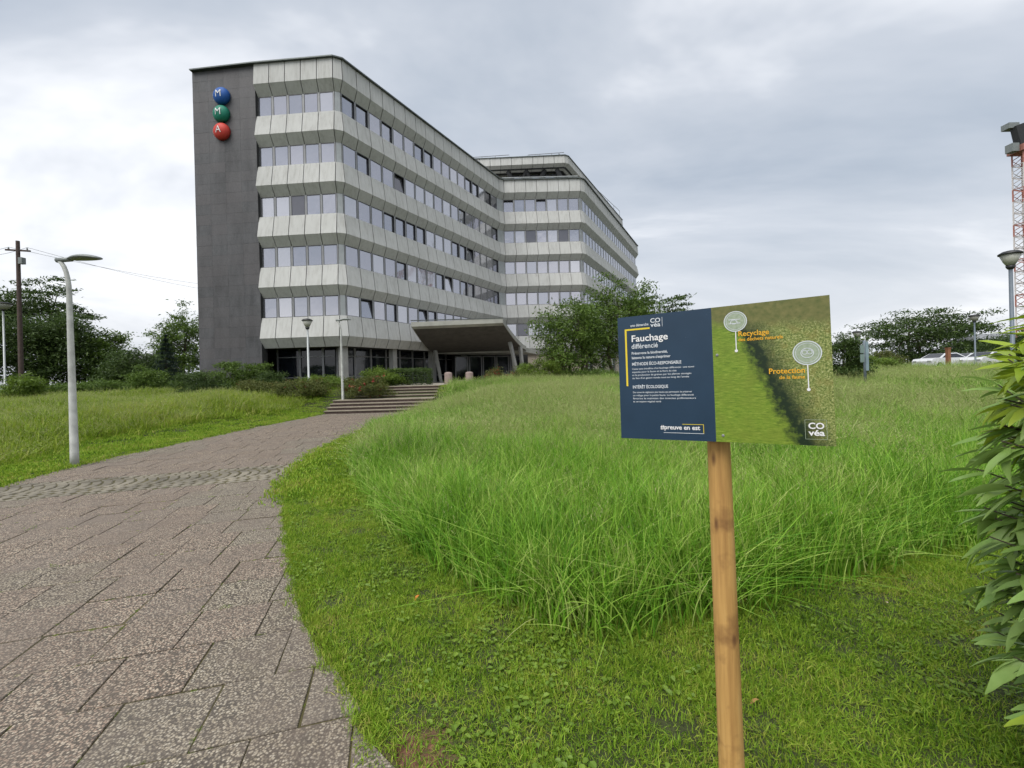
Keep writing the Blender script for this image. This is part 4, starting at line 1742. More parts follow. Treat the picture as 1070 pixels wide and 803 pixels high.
def tree(name, label, base, top, hw, mat, n=5000, leaf=0.16, clusters=90, cs=0.45, low=0.12, trunk=0.16, stems=1, seed=1, group='background trees', layers=0, cat='tree', limbs=14, wide_y=1.0, skew=0.0):
    r = np.random.default_rng(seed)
    root = empty(name, base, label, cat, group)
    H = top - base[2]
    c = np.array([skew * hw, 0, H * (0.5 + low / 2)])
    rad = np.array([hw, hw * wide_y, H * (0.5 - low / 2)])
    ctrs, pts = crown_points(c, rad * 0.93, int(n * 2.0), r, int(clusters * 1.5), cs, layers=layers)
    pts[:, 2] = np.maximum(pts[:, 2], 0.04)
    v, f = leaf_cloud(pts, leaf * 1.05, 0.66, r)
    mesh_obj('crown', v, f, mat, root)
    m = MB()
    tips = ctrs[r.permutation(len(ctrs))[:limbs * stems]]
    for s in range(stems):
        off = np.array([0, 0, 0.0]) if stems == 1 else np.array([r.normal() * 0.25, r.normal() * 0.25, 0])
        fork = np.array([c[0] * 0.5 + off[0] * 2.5, off[1] * 2.5, H * (0.28 + 0.1 * r.random())])
        topp = np.array([c[0] + r.normal() * hw * 0.2, r.normal() * hw * 0.15, H * 0.85])
        m.tube([off + [0, 0, -0.1], off * 1.5 + fork * [0.3, 0.3, 0.5], fork, (fork + topp) / 2 + r.normal(size=3) * 0.1, topp], [trunk, trunk * 0.85, trunk * 0.7, trunk * 0.42, trunk * 0.1], 7)
        for t in tips[s::stems]:
            k = r.uniform(0.0, 0.6)
            st = fork + (topp - fork) * k
            mid = (st + t) / 2 + np.array([0, 0, 0.12 * np.linalg.norm(t - st)])
            m.tube([st, mid, t], [trunk * 0.34, trunk * 0.2, trunk * 0.05], 5)
    m.build('trunk', MAT['bark'], root)
    return root


def treeP(name, label, pxx, pyt, yy, hwpx, mat, base_z=1.17, **kw):
    q = P(pxx, pyt, yy)
    return tree(name, label, (q[0], yy, base_z), q[2], hwpx / FPX * yy, LEAF[mat], **kw)


treeP('broadleaf_tree', 'tall dark airy tree rising beside the utility pole', 45, 284, 48, 40, 'dark', n=5200, leaf=0.19, clusters=70, cs=0.55, seed=11, trunk=0.25, layers=9)
treeP('broadleaf_tree', 'dark tree cut by the left edge of the picture', -22, 287, 44, 40, 'dark', n=5000, leaf=0.18, clusters=80, cs=0.55, seed=12, trunk=0.25)
treeP('broadleaf_tree', 'dense dark tree behind the grey post lamp on the far left', 18, 322, 39, 38, 'dark', n=7000, leaf=0.15, clusters=120, cs=0.5, seed=13, trunk=0.2, low=-0.05)
treeP('broadleaf_tree', 'dense dark green tree just behind the curved street lamp', 70, 326, 41, 32, 'dark', n=6500, leaf=0.15, clusters=110, cs=0.5, seed=14, trunk=0.2, low=-0.05)
treeP('broadleaf_tree', 'paler green rounded tree right of the curved street lamp', 108, 343, 43, 24, 'mid', n=4500, leaf=0.15, clusters=80, cs=0.4, seed=15, trunk=0.15, low=-0.05)
treeP('broadleaf_tree', 'low dark rounded tree between pale tree and conifer', 133, 363, 37, 24, 'dark', n=5000, leaf=0.12, clusters=90, cs=0.35, seed=16, trunk=0.14, low=-0.1)
treeP('broadleaf_tree', 'tall mid green tree peeking out behind the slate wall', 190, 325, 62, 27, 'mid', n=6000, leaf=0.2, clusters=100, cs=0.55, seed=17, trunk=0.25, low=-0.05)
treeP('broadleaf_tree', 'dark low tree at the foot of the conifer', 158, 377, 58, 20, 'dark', n=3500, leaf=0.2, clusters=60, cs=0.5, seed=18, trunk=0.2, low=-0.1)


def conifer(label, pxx, pyt, yy, hwpx, seed):
    r = np.random.default_rng(seed)
    q = P(pxx, pyt, yy)
    H = q[2] - 1.17
    hw = hwpx / FPX * yy
    root = empty('conifer', (q[0], yy, 1.17), label, 'tree', 'background trees')
    n = 5000
    k = r.uniform(0, 1, n) ** 0.7
    lay = np.round(k * 13) / 13
    rr_ = hw * (1.02 - (1 - lay)) * r.uniform(0.15, 1.0, n) ** 0.6
    az = r.uniform(0, 2 * math.pi, n)
    rr_ *= 0.75 + 0.25 * np.sin(az * 5 + lay * 40)
    pts = np.stack([rr_ * np.cos(az), rr_ * np.sin(az), H * (1 - lay) - rr_ * 0.28 + r.normal(size=n) * 0.08], 1)
    pts[:, 2] = np.maximum(pts[:, 2], 0.1)
    v, f = leaf_cloud(pts, 0.2, 0.35, r, 0.8)
    mesh_obj('crown', v, f, LEAF['blue'], root)
    m = MB()
    m.tube([(0, 0, -0.1), (0, 0, H * 0.97)], [0.2, 0.03], 7)
    m.build('trunk', MAT['bark'], root)


conifer('dark blue green pointed conifer left of the slate wall', 173, 351, 50, 25, 21)

treeP('ornamental_tree', 'leafy multi-stemmed tree left of the board, nearest the canopy', 598, 312, 28, 42, 'mid', n=7000, leaf=0.105, clusters=120, cs=0.34, seed=31, stems=3, trunk=0.11, group='small trees before the far wing', low=0.02)
treeP('ornamental_tree', 'taller spreading tree directly behind the blue part of the board', 645, 297, 30, 48, 'mid', n=6800, leaf=0.11, clusters=105, cs=0.34, seed=32, stems=3, trunk=0.14, group='small trees before the far wing', low=0.18)
treeP('ornamental_tree', 'airy dark branched tree reaching right above the board', 688, 301, 33, 40, 'dark', n=2600, leaf=0.11, clusters=60, cs=0.3, seed=33, stems=2, trunk=0.13, group='small trees before the far wing', low=0.25, layers=7)
treeP('spreading_tree', 'wide dark tree with layered airy branches beyond the meadow', 962, 321, 52, 54, 'dark', n=8500, leaf=0.18, clusters=110, cs=0.8, seed=34, stems=2, trunk=0.2, layers=8, low=-0.05, group='trees on the right')
treeP('spreading_tree', 'distant tree above the parked cars by the crane', 1050, 352, 62, 26, 'dark', n=3500, leaf=0.2, clusters=60, cs=0.5, seed=35, trunk=0.2, low=-0.05, group='trees on the right')
treeP('spreading_tree', 'distant dark tree beyond the right edge lamp', 1090, 345, 55, 30, 'dark', n=3000, leaf=0.2, clusters=60, cs=0.5, seed=36, trunk=0.2, low=-0.05, group='trees on the right')


def bush(label, pxx, pyt, yy, hwpx, mat, seed, n=3500, leaf=0.06, base_z=None, flowers=None, nf=60, wide_y=0.8, name='shrub', clusters=70, cs=0.16, box=False, fl_leaf=0.05):
    r = np.random.default_rng(seed)
    n = int(n * 1.9)
    leaf = leaf * 1.25
    q = P(pxx, pyt, yy)
    bz = tz(q[0], yy) if base_z is None else base_z
    hw = hwpx / FPX * yy
    H = q[2] - bz
    root = empty(name, (q[0], yy, bz), label, 'shrub', 'shrubs round the building')
    if box:
        u = r.uniform(-1, 1, (n, 3))
        ax = r.integers(0, 3, n)
        ax = np.where(r.random(n) < 0.3, 2, np.where(r.random(n) < 0.4, 1, ax))
        sg = np.where(r.random(n) < 0.5, -1, 1)
        for i in range(3):
            u[:, i] = np.where(ax == i, np.where(i == 2, 1, sg), u[:, i])
        pts = u * np.array([hw, hw * wide_y, H / 2]) * (1 + 0.03 * r.normal(size=(n, 1))) + np.array([0, 0, H / 2])
        pts += r.normal(size=(n, 3)) * 0.05
    else:
        ctrs, pts = crown_points(np.array([0, 0, H * 0.42]), np.array([hw, hw * wide_y, H * 0.54]), n, r, clusters, cs)
    pts[:, 2] = np.maximum(pts[:, 2], 0.02)
    v, f = leaf_cloud(pts, leaf, 0.5, r, 0.5)
    mesh_obj('foliage', v, f, LEAF[mat], root)
    m = MB()
    for k in range(5):
        a = r.uniform(0, 6.28)
        m.tube([(0.05 * math.cos(a), 0.05 * math.sin(a), -0.05), (hw * 0.3 * math.cos(a), hw * 0.3 * math.sin(a) * wide_y, H * 0.4), (hw * 0.6 * math.cos(a), hw * 0.5 * math.sin(a) * wide_y, H * 0.75)], [0.03, 0.02, 0.008], 5)
    m.build('stems', MAT['bark'], root)
    if flowers:
        k = r.permutation(n)[:nf]
        fp = pts[k].copy()
        cen = np.array([0, 0, H * 0.4])
        fp = cen + (fp - cen) * 1.06
        fp = np.repeat(fp, 7, 0) + r.normal(size=(nf * 7, 3)) * 0.045
        v, f = leaf_cloud(fp, fl_leaf, 0.9, r, 0.6)
        o = mesh_obj('blossom', v, f, LEAF[flowers], root)
    return root


bush('dark clipped dome shrub left of the slate wall', 209, 387, 22.5, 25, 'dark', 41, 5500, 0.05)
bush('large layered shrub at the foot of the slate wall', 252, 375, 25.5, 30, 'mid', 42, 5500, 0.065)
bush('bluish low shrub between the slate wall and glazing', 283, 389, 24.5, 16, 'dark', 43, 2500, 0.055)
bush('low rust tinged hedge below the ground floor glazing, left part', 268, 398, 22.5, 24, 'rust', 44, 3800, 0.05, flowers='red', nf=10, fl_leaf=0.025)
bush('low rust tinged hedge below the ground floor glazing, right part', 316, 395, 22.8, 28, 'rust', 45, 4200, 0.05, flowers='red', nf=26, fl_leaf=0.03)
bush('green shrub topping the hedge behind the thin post lamp', 335, 393, 24.6, 30, 'fresh', 46, 3800, 0.055)
bush('flowering shrub with red blossoms left of the upper steps', 383, 391, 22.9, 26, 'rust', 47, 4500, 0.05, flowers='red', nf=34, fl_leaf=0.06)
bush('bright green leafy shrub above the red blossoms', 398, 385, 25.2, 22, 'fresh', 48, 3600, 0.06)
bush('dark clipped hedge at the top of the steps', 428, 387, 26.0, 21, 'dark', 49, 4200, 0.045, box=True, wide_y=0.5)
bush('bright green shrub right of the canopy pillars', 566, 374, 27.0, 24, 'fresh', 50, 4500, 0.06)
bush('red flowering azalea beside the right canopy pillar', 518, 383, 28.5, 8, 'rust', 51, 1200, 0.05, flowers='red', nf=40)
bush('second red azalea under the canopy edge, right one', 541, 384, 28.8, 8, 'rust', 52, 1200, 0.05, flowers='red', nf=22)
bush('dark red leaved shrub between canopy and leafy tree', 584, 366, 27.6, 9, 'purple', 53, 1600, 0.06)
bush('low green hedge before the beige ground floor wall', 622, 386, 26.4, 34, 'mid', 54, 5200, 0.05)
bush('dark bush rising just right of the board', 880, 346, 16.5, 22, 'dark', 55, 6000, 0.05)
bush('bright low shrub between the signpost and spreading tree', 914, 374, 24, 24, 'fresh', 56, 3200, 0.06)
bush('brownish low shrub under the spreading tree', 925, 366, 30, 20, 'rust', 57, 2500, 0.07)
bush('light green shrub below the far left post lamp', 28, 393, 23, 20, 'fresh', 58, 3500, 0.065)
bush('rounded green shrub midway along the left meadow edge', 153, 385, 24.5, 18, 'mid', 59, 3500, 0.06)
bush('dark low bramble under the pale tree', 105, 398, 26, 28, 'mid', 60, 3500, 0.06)
bush('low bramble at the far end of the left meadow', 60, 402, 26, 26, 'mid', 61, 3200, 0.06)
bush('low bramble in front of the conifer', 182, 400, 26, 18, 'mid', 62, 2500, 0.06)

# ------------------------------------------------------------------ grass
PROTO = {}


def blade_set(n, rad, h0, h1, wd, lean, r, seg=3, bias=(0, 0), heads=0.0):
    V, F_, mi = [], [], []
    for i in range(n):
        a, q = r.uniform(0, 6.283), rad * math.sqrt(r.random())
        bx, by = q * math.cos(a), q * math.sin(a)
        h = r.uniform(h0, h1)
        az = r.uniform(0, 6.283)
        ln = abs(r.normal()) * lean * h
        dx, dy = ln * math.cos(az) + bias[0] * h, ln * math.sin(az) + bias[1] * h
        fa = r.uniform(0, 6.283)
        wx, wy = math.cos(fa) * wd / 2, math.sin(fa) * wd / 2
        head = r.random() < heads
        k = 0.35 if head else 1.0
        o = len(V)
        for s in range(seg):
            t = s / seg
            w_ = k * (1 - 0.75 * t ** 1.6)
            x, y, z = bx + dx * t * t, by + dy * t * t, h * (t - 0.28 * t * t * min(1.6, math.hypot(dx, dy) / h))
            V += [(x - wx * w_, y - wy * w_, z), (x + wx * w_, y + wy * w_, z)]
        x, y, z = bx + dx, by + dy, h * (1 - 0.28 * min(1.6, math.hypot(dx, dy) / h))
        V.append((x, y, z))
        for s in range(seg - 1):
            F_.append((o + 2 * s, o + 2 * s + 1, o + 2 * s + 3, o + 2 * s + 2))
            mi.append(0)
        F_.append((o + 2 * seg - 2, o + 2 * seg - 1, o + 2 * seg))
        mi.append(0)
        if head:
            # loose seed head: small flecks along the top of the stalk
            for j in range(7):
                t = 0.70 + 0.045 * j
                cx, cy, cz = bx + dx * t * t, by + dy * t * t, h * (t - 0.28 * t * t * min(1.6, math.hypot(dx, dy) / h))
                sp = 0.028 * (1.15 - t) * 4 * h
                ex, ey, ez = cx + r.normal() * sp * .35, cy + r.normal() * sp * .35, cz + abs(r.normal()) * sp * 0.35
                o2 = len(V)
                ww = wd * 0.75
                V += [(cx, cy, cz), (ex + ww, ey, ez), (ex + (ex - cx) * .5, ey + (ey - cy) * .5, ez + 0.02 * h), (ex - ww * .3, ey + ww * .5, ez)]
                F_.append((o2, o2 + 1, o2 + 2, o2 + 3))
                mi.append(1)
    return V, F_, mi


def proto_collection(cname, variants, mats):
    c = bpy.data.collections.new(cname)
    for i, (V, F_, mi) in enumerate(variants):
        me = bpy.data.meshes.new('%s_tuft' % cname)
        me.from_pydata(V, [], F_)
        for q in mats:
            me.materials.append(q)
        me.polygons.foreach_set('material_index', mi)
        o = bpy.data.objects.new('%s_tuft_%02d' % (cname, i), me)
        c.objects.link(o)
    return c


def scatter(name, pts, sc, idx, coll, seed, tilt=0.12, label=None, realize=False):
    r = np.random.default_rng(seed)
    n = len(pts)
    me = bpy.data.meshes.new(name)
    me.vertices.add(n)
    me.vertices.foreach_set('co', np.ascontiguousarray(pts, dtype=np.float32).ravel())
    rot = np.stack([r.normal(size=n) * tilt, r.normal(size=n) * tilt, r.uniform(0, 6.283, n)], 1).astype(np.float32)
    a = me.attributes.new('rot', 'FLOAT_VECTOR', 'POINT')
    a.data.foreach_set('vector', rot.ravel())
    a = me.attributes.new('scl', 'FLOAT_VECTOR', 'POINT')
    a.data.foreach_set('vector', np.ascontiguousarray(sc, dtype=np.float32).ravel())
    a = me.attributes.new('idx', 'INT', 'POINT')
    a.data.foreach_set('value', np.ascontiguousarray(idx, dtype=np.int32))
    ob = bpy.data.objects.new(name, me)
    COL.objects.link(ob)
    ob['kind'] = 'stuff'
    if label:
        ob['label'] = label
    ng = bpy.data.node_groups.new(name + '_nodes', 'GeometryNodeTree')
    ng.interface.new_socket('Geometry', in_out='INPUT', socket_type='NodeSocketGeometry')
    ng.interface.new_socket('Geometry', in_out='OUTPUT', socket_type='NodeSocketGeometry')
    gi_, go = ng.nodes.new('NodeGroupInput'), ng.nodes.new('NodeGroupOutput')
    ci = ng.nodes.new('GeometryNodeCollectionInfo')
    ci.inputs['Collection'].default_value = coll
    ci.inputs['Separate Children'].default_value = True
    ci.inputs['Reset Children'].default_value = True
    ip = ng.nodes.new('GeometryNodeInstanceOnPoints')
    ip.inputs['Pick Instance'].default_value = True

    def attr(nm, typ):
        q = ng.nodes.new('GeometryNodeInputNamedAttribute')
        q.data_type = typ
        q.inputs['Name'].default_value = nm
        return [s for s in q.outputs if s.enabled and s.name == 'Attribute'][0]

    er = ng.nodes.new('FunctionNodeEulerToRotation')
    ng.links.new(attr('rot', 'FLOAT_VECTOR'), er.inputs[0])
    ng.links.new(gi_.outputs[0], ip.inputs['Points'])
    ng.links.new(ci.outputs[0], ip.inputs['Instance'])
    ng.links.new(attr('idx', 'INT'), ip.inputs['Instance Index'])
    ng.links.new(er.outputs[0], ip.inputs['Rotation'])
    ng.links.new(attr('scl', 'FLOAT_VECTOR'), ip.inputs['Scale'])
    if realize:
        rl = ng.nodes.new('GeometryNodeRealizeInstances')
        ng.links.new(ip.outputs[0], rl.inputs[0])
        ng.links.new(rl.outputs[0], go.inputs[0])
    else:
        ng.links.new(ip.outputs[0], go.inputs[0])
    md = ob.modifiers.new('scatter', 'NODES')
    md.node_group = ng
    return ob


GM = {
    'lawn': grass_mat('mown grass', [(0.26, (0.052, 0.112, 0.010)), (0.42, (0.155, 0.295, 0.016)), (0.57, (0.275, 0.435, 0.032)), (0.76, (0.37, 0.45, 0.060)), (0.90, (0.40, 0.31, 0.11))], 1.3, 0.3),
    'tall': grass_mat('tall grass', [(0.26, (0.036, 0.110, 0.010)), (0.46, (0.115, 0.290, 0.016)), (0.62, (0.225, 0.43, 0.032)), (0.77, (0.37, 0.51, 0.10)), (0.92, (0.54, 0.53, 0.25))], 0.6, 0.16),
    'head': grass_mat('grass seed heads', [(0.3, (0.28, 0.34, 0.10)), (0.6, (0.36, 0.40, 0.15)), (0.85, (0.43, 0.43, 0.20))], 1.0, 0.3),
    'meadow': grass_mat('rough meadow grass', [(0.24, (0.095, 0.155, 0.014)), (0.46, (0.22, 0.345, 0.022)), (0.68, (0.345, 0.44, 0.050)), (0.88, (0.48, 0.44, 0.15))], 0.45, 0.3),
    'tallf': grass_mat('tall grass going to seed', [(0.24, (0.080, 0.170, 0.018)), (0.44, (0.185, 0.375, 0.035)), (0.62, (0.34, 0.50, 0.10)), (0.82, (0.53, 0.58, 0.25))], 0.35, 0.3),
    'weed': leaf_mat('clover and weeds', (0.10, 0.19, 0.018), (0.22, 0.33, 0.04), 0.5, 0.3, 2.0),
}


def weed_set(n, rad, size, r):
    V, F_ = [], []
    for i in range(n):
        a, q = r.uniform(0, 6.283), rad * math.sqrt(r.random())
        cx, cy, cz = q * math.cos(a), q * math.sin(a), r.uniform(0.012, 0.04)
        az = r.uniform(0, 6.283)
        s = size * r.uniform(0.6, 1.4)
        ux, uy = math.cos(az) * s, math.sin(az) * s
        px_, py_ = -uy * 0.42, ux * 0.42
        o = len(V)
        V += [(cx - ux * .5, cy - uy * .5, cz - s * .15), (cx - ux * .1 + px_, cy - uy * .1 + py_, cz + s * .12), (cx + ux * .35 + px_ * .8, cy + uy * .35 + py_ * .8, cz + s * .1), (cx + ux * .6, cy + uy * .6, cz - s * .05), (cx + ux * .35 - px_ * .8, cy + uy * .35 - py_ * .8, cz + s * .1), (cx - ux * .1 - px_, cy - uy * .1 - py_, cz + s * .12)]
        F_ += [(o, o + 1, o + 2, o + 3), (o, o + 3, o + 4, o + 5)]
    return V, F_, [1] * len(F_)


r = np.random.default_rng(5)
lawn_vars = [blade_set(150, 0.13, 0.015, 0.048, 0.0045, 0.85, r, 2) for _ in range(6)]
lawn_vars += [weed_set(24, 0.12, 0.021, r) for _ in range(2)]
C_LAWN = proto_collection('lawn_near', lawn_vars, [GM['lawn'], GM['weed']])
lawn_far = [blade_set(120, 0.32, 0.025, 0.07, 0.014, 0.65, r, 2) for _ in range(5)]
C_LAWNF = proto_collection('lawn_far', lawn_far, [GM['lawn']])
tall_vars = [blade_set(27, 0.15, 0.28, 0.64, 0.0092, 0.42, r, 5, (0.12, -0.06)) for _ in range(6)]
tall_vars += [blade_set(22, 0.16, 0.36, 0.74, 0.0064, 0.52, r, 5, (0.22, -0.08), 0.45) for _ in range(4)]
tall_vars[4] = blade_set(22, 0.16, 0.45, 0.75, 0.0075, 0.95, r, 6, (0.25, -0.1))
tall_vars[5] = blade_set(22, 0.16, 0.40, 0.70, 0.0070, 1.1, r, 6, (0.15, -0.2))
C_TALL = proto_collection('tall_near', tall_vars, [GM['tall'], GM['head']])
tall_far = [blade_set(40, 0.32, 0.30, 0.62, 0.019, 0.55, r, 4, (0.14, -0.05), 0.0) for _ in range(3)]
tall_far += [blade_set(38, 0.34, 0.36, 0.70, 0.017, 0.65, r, 4, (0.26, -0.06), 0.6) for _ in range(4)]
C_TALLF = proto_collection('tall_far', tall_far, [GM['tallf'], GM['head']])
mead = [blade_set(42, 0.34, 0.20, 0.46, 0.020, 0.5, r, 4, (0.1, 0), 0.0) for _ in range(3)]
mead += [blade_set(40, 0.34, 0.28, 0.56, 0.018, 0.5, r, 4, (0.1, 0), 0.5) for _ in range(3)]
C_MEAD = proto_collection('meadow', mead, [GM['meadow'], GM['head']])

TB = [gterr(*q)[:2] for q in ((392, 450), (372, 490), (397, 540), (440, 580), (500, 618), (570, 650), (660, 664), (740, 650), (800, 629), (860, 607), (930, 588), (1000, 573), (1069, 560))]
TALL = np.array([(-3.6, 24.2), (-3.7, 21.0), (-3.9, 17.0)] + [tuple(q) for q in TB] + [(9, 5.0), (30, 12), (42, 24.2)])
MB_ = [gterr(*q)[:2] for q in ((318, 424), (250, 436), (160, 449), (80, 464), (0, 487))]
MEAD = np.array([(-10.2, 24.0)] + [tuple(q) for q in MB_] + [(-13.5, 5.0), (-30, 5), (-45, 24.0)])


def sample(n, x0, x1, y0, y1, rr):
    return rr.uniform(x0, x1, n), rr.uniform(y0, y1, n)


def in_view(x, y, m=0.6):
    return (np.abs(x) < 1.22 * y + m) & (y > 0.9)


def noise2(x, y, s, ph=0.0):
    return 0.5 + 0.25 * (np.sin(x * s + 1.3 * np.sin(y * s * 0.7 + ph)) + np.sin(y * s * 1.1 + 1.7 * np.sin(x * s * 0.6 + ph * 2)))


def emit(rr, x, y, hs, ws, idx):
    z = terrain(x, y) - 0.012
    return np.stack([x, y, z], 1), np.stack([ws, ws, hs], 1), idx


r = np.random.default_rng(77)
# mown lawn, near
x, y = sample(15000, -5.2, 6.5, 1.2, 7.0, r)
dd = np.hypot(x, y)
dp = sdist(x, y)
dt = sdist(x, y, TALL)
soil = np.hypot((x + 0.46) / 0.11, (y - 1.80) / 0.16) < 1
keep = in_view(x, y) & (dp > -0.03) & (dt > -0.25) & (r.random(len(x)) < np.clip(1.35 - dd / 9, 0.3, 1))
bare = noise2(x, y, 5.0, 0.4) + 0.25 * noise2(x, y, 17, 1.0)
keep &= ~(soil & (r.random(len(x)) < 0.85)) & ((bare > 0.20) | (r.random(len(x)) < 0.75))
keep &= (dp > 0.03) | (r.random(len(x)) < 0.5)
x, y = x[keep], y[keep]
pick = np.where(r.random(len(x)) < 0.05 + 0.12 * (noise2(x, y, 3.1, 2.0) > 0.6), r.integers(6, 8, len(x)), r.integers(0, 6, len(x)))
hs = r.uniform(0.7, 1.35, len(x)) * (0.75 + 0.5 * noise2(x, y, 2.2, 0.7))
p_, s_, i_ = emit(r, x, y, hs, r.uniform(0.9, 1.25, len(x)), pick)
jx, jy = [], []
ex, ey = [], []
for a, b in zip(PATHF[:-1], PATHF[1:]):
    if not (1.2 < a[1] < 14 and a[0] < 1):
        continue
    t_, L2 = (b - a), np.linalg.norm(b - a)
    nr_ = np.array([t_[1], -t_[0]]) / L2
    for k in range(int(L2 / 0.022)):
        q = a + t_ * r.random() + nr_ * r.uniform(0.0, 0.11)
        if np.hypot(q[0] + 0.42, q[1] - 1.85) > 0.22:
            ex.append(q[0])
            ey.append(q[1])
ex, ey = np.array(ex), np.array(ey)
p_ = np.concatenate([p_, np.stack([ex, ey, np.full(len(ex), -0.008)], 1)])
es = r.uniform(0.30, 0.6, len(ex))
s_ = np.concatenate([s_, np.stack([es, es, r.uniform(0.7, 1.4, len(ex))], 1)])
i_ = np.concatenate([i_, r.integers(0, 6, len(ex))])
for q in slabs[:110]:
    for a, b in zip(q[2], q[2][1:]):
        if r.random() < 0.75:
            for t in r.uniform(0, 1, r.integers(1, 4)):
                jx.append(a[0] + (b[0] - a[0]) * t)
                jy.append(a[1] + (b[1] - a[1]) * t)
jx, jy = np.array(jx), np.array(jy)
big = r.random(len(jx)) < 0.04
js = np.where(big, r.uniform(0.28, 0.5, len(jx)), r.uniform(0.08, 0.16, len(jx)))
p2 = np.stack([jx, jy, np.full(len(jx), -0.006)], 1)
p_ = np.concatenate([p_, p2])
s_ = np.concatenate([s_, np.stack([js, js, np.where(big, js * 1.6, 0.22)], 1)])
i_ = np.concatenate([i_, np.where(big & (r.random(len(jx)) < 0.5), 6, r.integers(0, 6, len(jx)))])
scatter('mown_grass', p_, s_, i_, C_LAWN, 1, 0.12)
# mown lawn, farther: right margin and the strip left of the path
x, y = sample(26000, -26, 6, 5.5, 25, r)
keep = in_view(x, y) & (sdist(x, y) > 0.05) & (sdist(x, y, TALL) > -0.3) & (sdist(x, y, MEAD) > -0.3) & (sdist(x, y, STEPS) > 0.1)
keep &= (r.random(len(x)) < np.clip(1.25 - np.hypot(x, y) / 32, 0.35, 1)) & (y < 24.2)
x, y = x[keep], y[keep]
p_, s_, i_ = emit(r, x, y, r.uniform(0.7, 1.4, len(x)), r.uniform(0.9, 1.3, len(x)), r.integers(0, 5, len(x)))
scatter('far_mown_grass', p_, s_, i_, C_LAWNF, 2, 0.1)
# tall grass, near
x, y = sample(17500, -4, 11, 2.2, 9.0, r)
dt = -sdist(x, y, TALL)
jag = 0.10 * (noise2(x, y, 6, 0.3) - 0.5) + 0.03 * r.normal(size=len(x))
dd = np.hypot(x, y)
keep = in_view(x, y, 0.8) & (dt + jag > 0.03) & (r.random(len(x)) < np.clip(1.5 - dd / 8.5, 0.28, 1)) & (sdist(x, y) > 0.3)
x, y, dt = x[keep], y[keep], dt[keep]
seed_zone = np.clip((noise2(x, y, 0.9, 1.1) - 0.5) * 0.8 + (y - 4.2) * 0.15, 0.09, 0.8)
pick = np.where(r.random(len(x)) < seed_zone, r.integers(6, 10, len(x)), r.integers(0, 6, len(x)))
pick = np.where((dt < 0.45) & (r.random(len(x)) < 0.88), r.integers(0, 4, len(x)), pick)
hs = (0.78 + 0.24 * sm(0, 0.5, dt)) * r.uniform(0.75, 1.15, len(x)) * (0.82 + 0.36 * noise2(x, y, 1.9, 0.2))
p_, s_, i_ = emit(r, x, y, hs, r.uniform(0.9, 1.2, len(x)), pick)
scatter('tall_grass', p_, s_, i_, C_TALL, 3, 0.13, realize=True)
# tall grass, farther
x, y = sample(22000, -5, 40, 6.5, 24.2, r)
dt = -sdist(x, y, TALL)
keep = in_view(x, y, 0.8) & (dt > 0.1) & (r.random(len(x)) < np.clip(sm(6.5, 9, np.hypot(x, y)) * 1.2 * (1.3 - np.hypot(x, y) / 34), 0.1, 1)) & (sdist(x, y) > 0.3)
x, y = x[keep], y[keep]
seed_zone = np.clip((noise2(x, y, 0.7, 1.1) - 0.35) * 1.2 + 0.35 + (x > -2) * 0.25, 0.1, 0.95)
pick = np.where(r.random(len(x)) < seed_zone, r.integers(3, 7, len(x)), r.integers(0, 3, len(x)))
hs = r.uniform(0.7, 1.1, len(x)) * (0.78 + 0.34 * noise2(x, y, 0.8, 0.2))
p_, s_, i_ = emit(r, x, y, hs, r.uniform(0.9, 1.2, len(x)), pick)
scatter('far_tall_grass', p_, s_, i_, C_TALLF, 4, 0.1)
# rough meadow on the left
x, y = sample(18000, -42, -9, 6.5, 26, r)
dt = -sdist(x, y, MEAD)
keep = (np.abs(x) < 1.26 * y + 1) & (dt + 0.12 * r.normal(size=len(x)) > 0.0) & (r.random(len(x)) < np.clip(1.5 - np.hypot(x, y) / 32, 0.3, 1)) & (sdist(x, y) > 0.3)
x, y, dt = x[keep], y[keep], dt[keep]
pick = r.integers(0, 6, len(x))
hs = r.uniform(0.65, 1.15, len(x)) * (0.7 + 0.5 * noise2(x, y, 0.9, 0.9)) * (0.7 + 0.3 * sm(0, 0.8, dt))
p_, s_, i_ = emit(r, x, y, hs, r.uniform(0.9, 1.3, len(x)), pick)
scatter('meadow_grass', p_, s_, i_, C_MEAD, 5, 0.1)


# ------------------------------------------------------------------ laurel at the right edge
def laurel_leaf(L_, W_, curl):
    vs_, fs_ = [], []
    n = 7
    for i in range(n):
        t = i / (n - 1)
        wv = W_ * math.sin(math.pi * (0.04 + 0.93 * t) ** 0.85) * 0.5
        z = -curl * L_ * t * t + 0.05 * L_ * t
        wa = 1 + 0.10 * math.sin(17 * t + curl * 40)
        vs_ += [(L_ * t, -wv * wa, z + wv * 0.35 + 0.012 * L_ * math.sin(9 * t)), (L_ * t, 0.02 * L_ * math.sin(3 * t), z), (L_ * t, wv / wa, z + wv * 0.42)]
    for i in range(n - 1):
        a = 3 * i
        fs_ += [(a, a + 3, a + 4, a + 1), (a + 1, a + 4, a + 5, a + 2)]
    return vs_, fs_


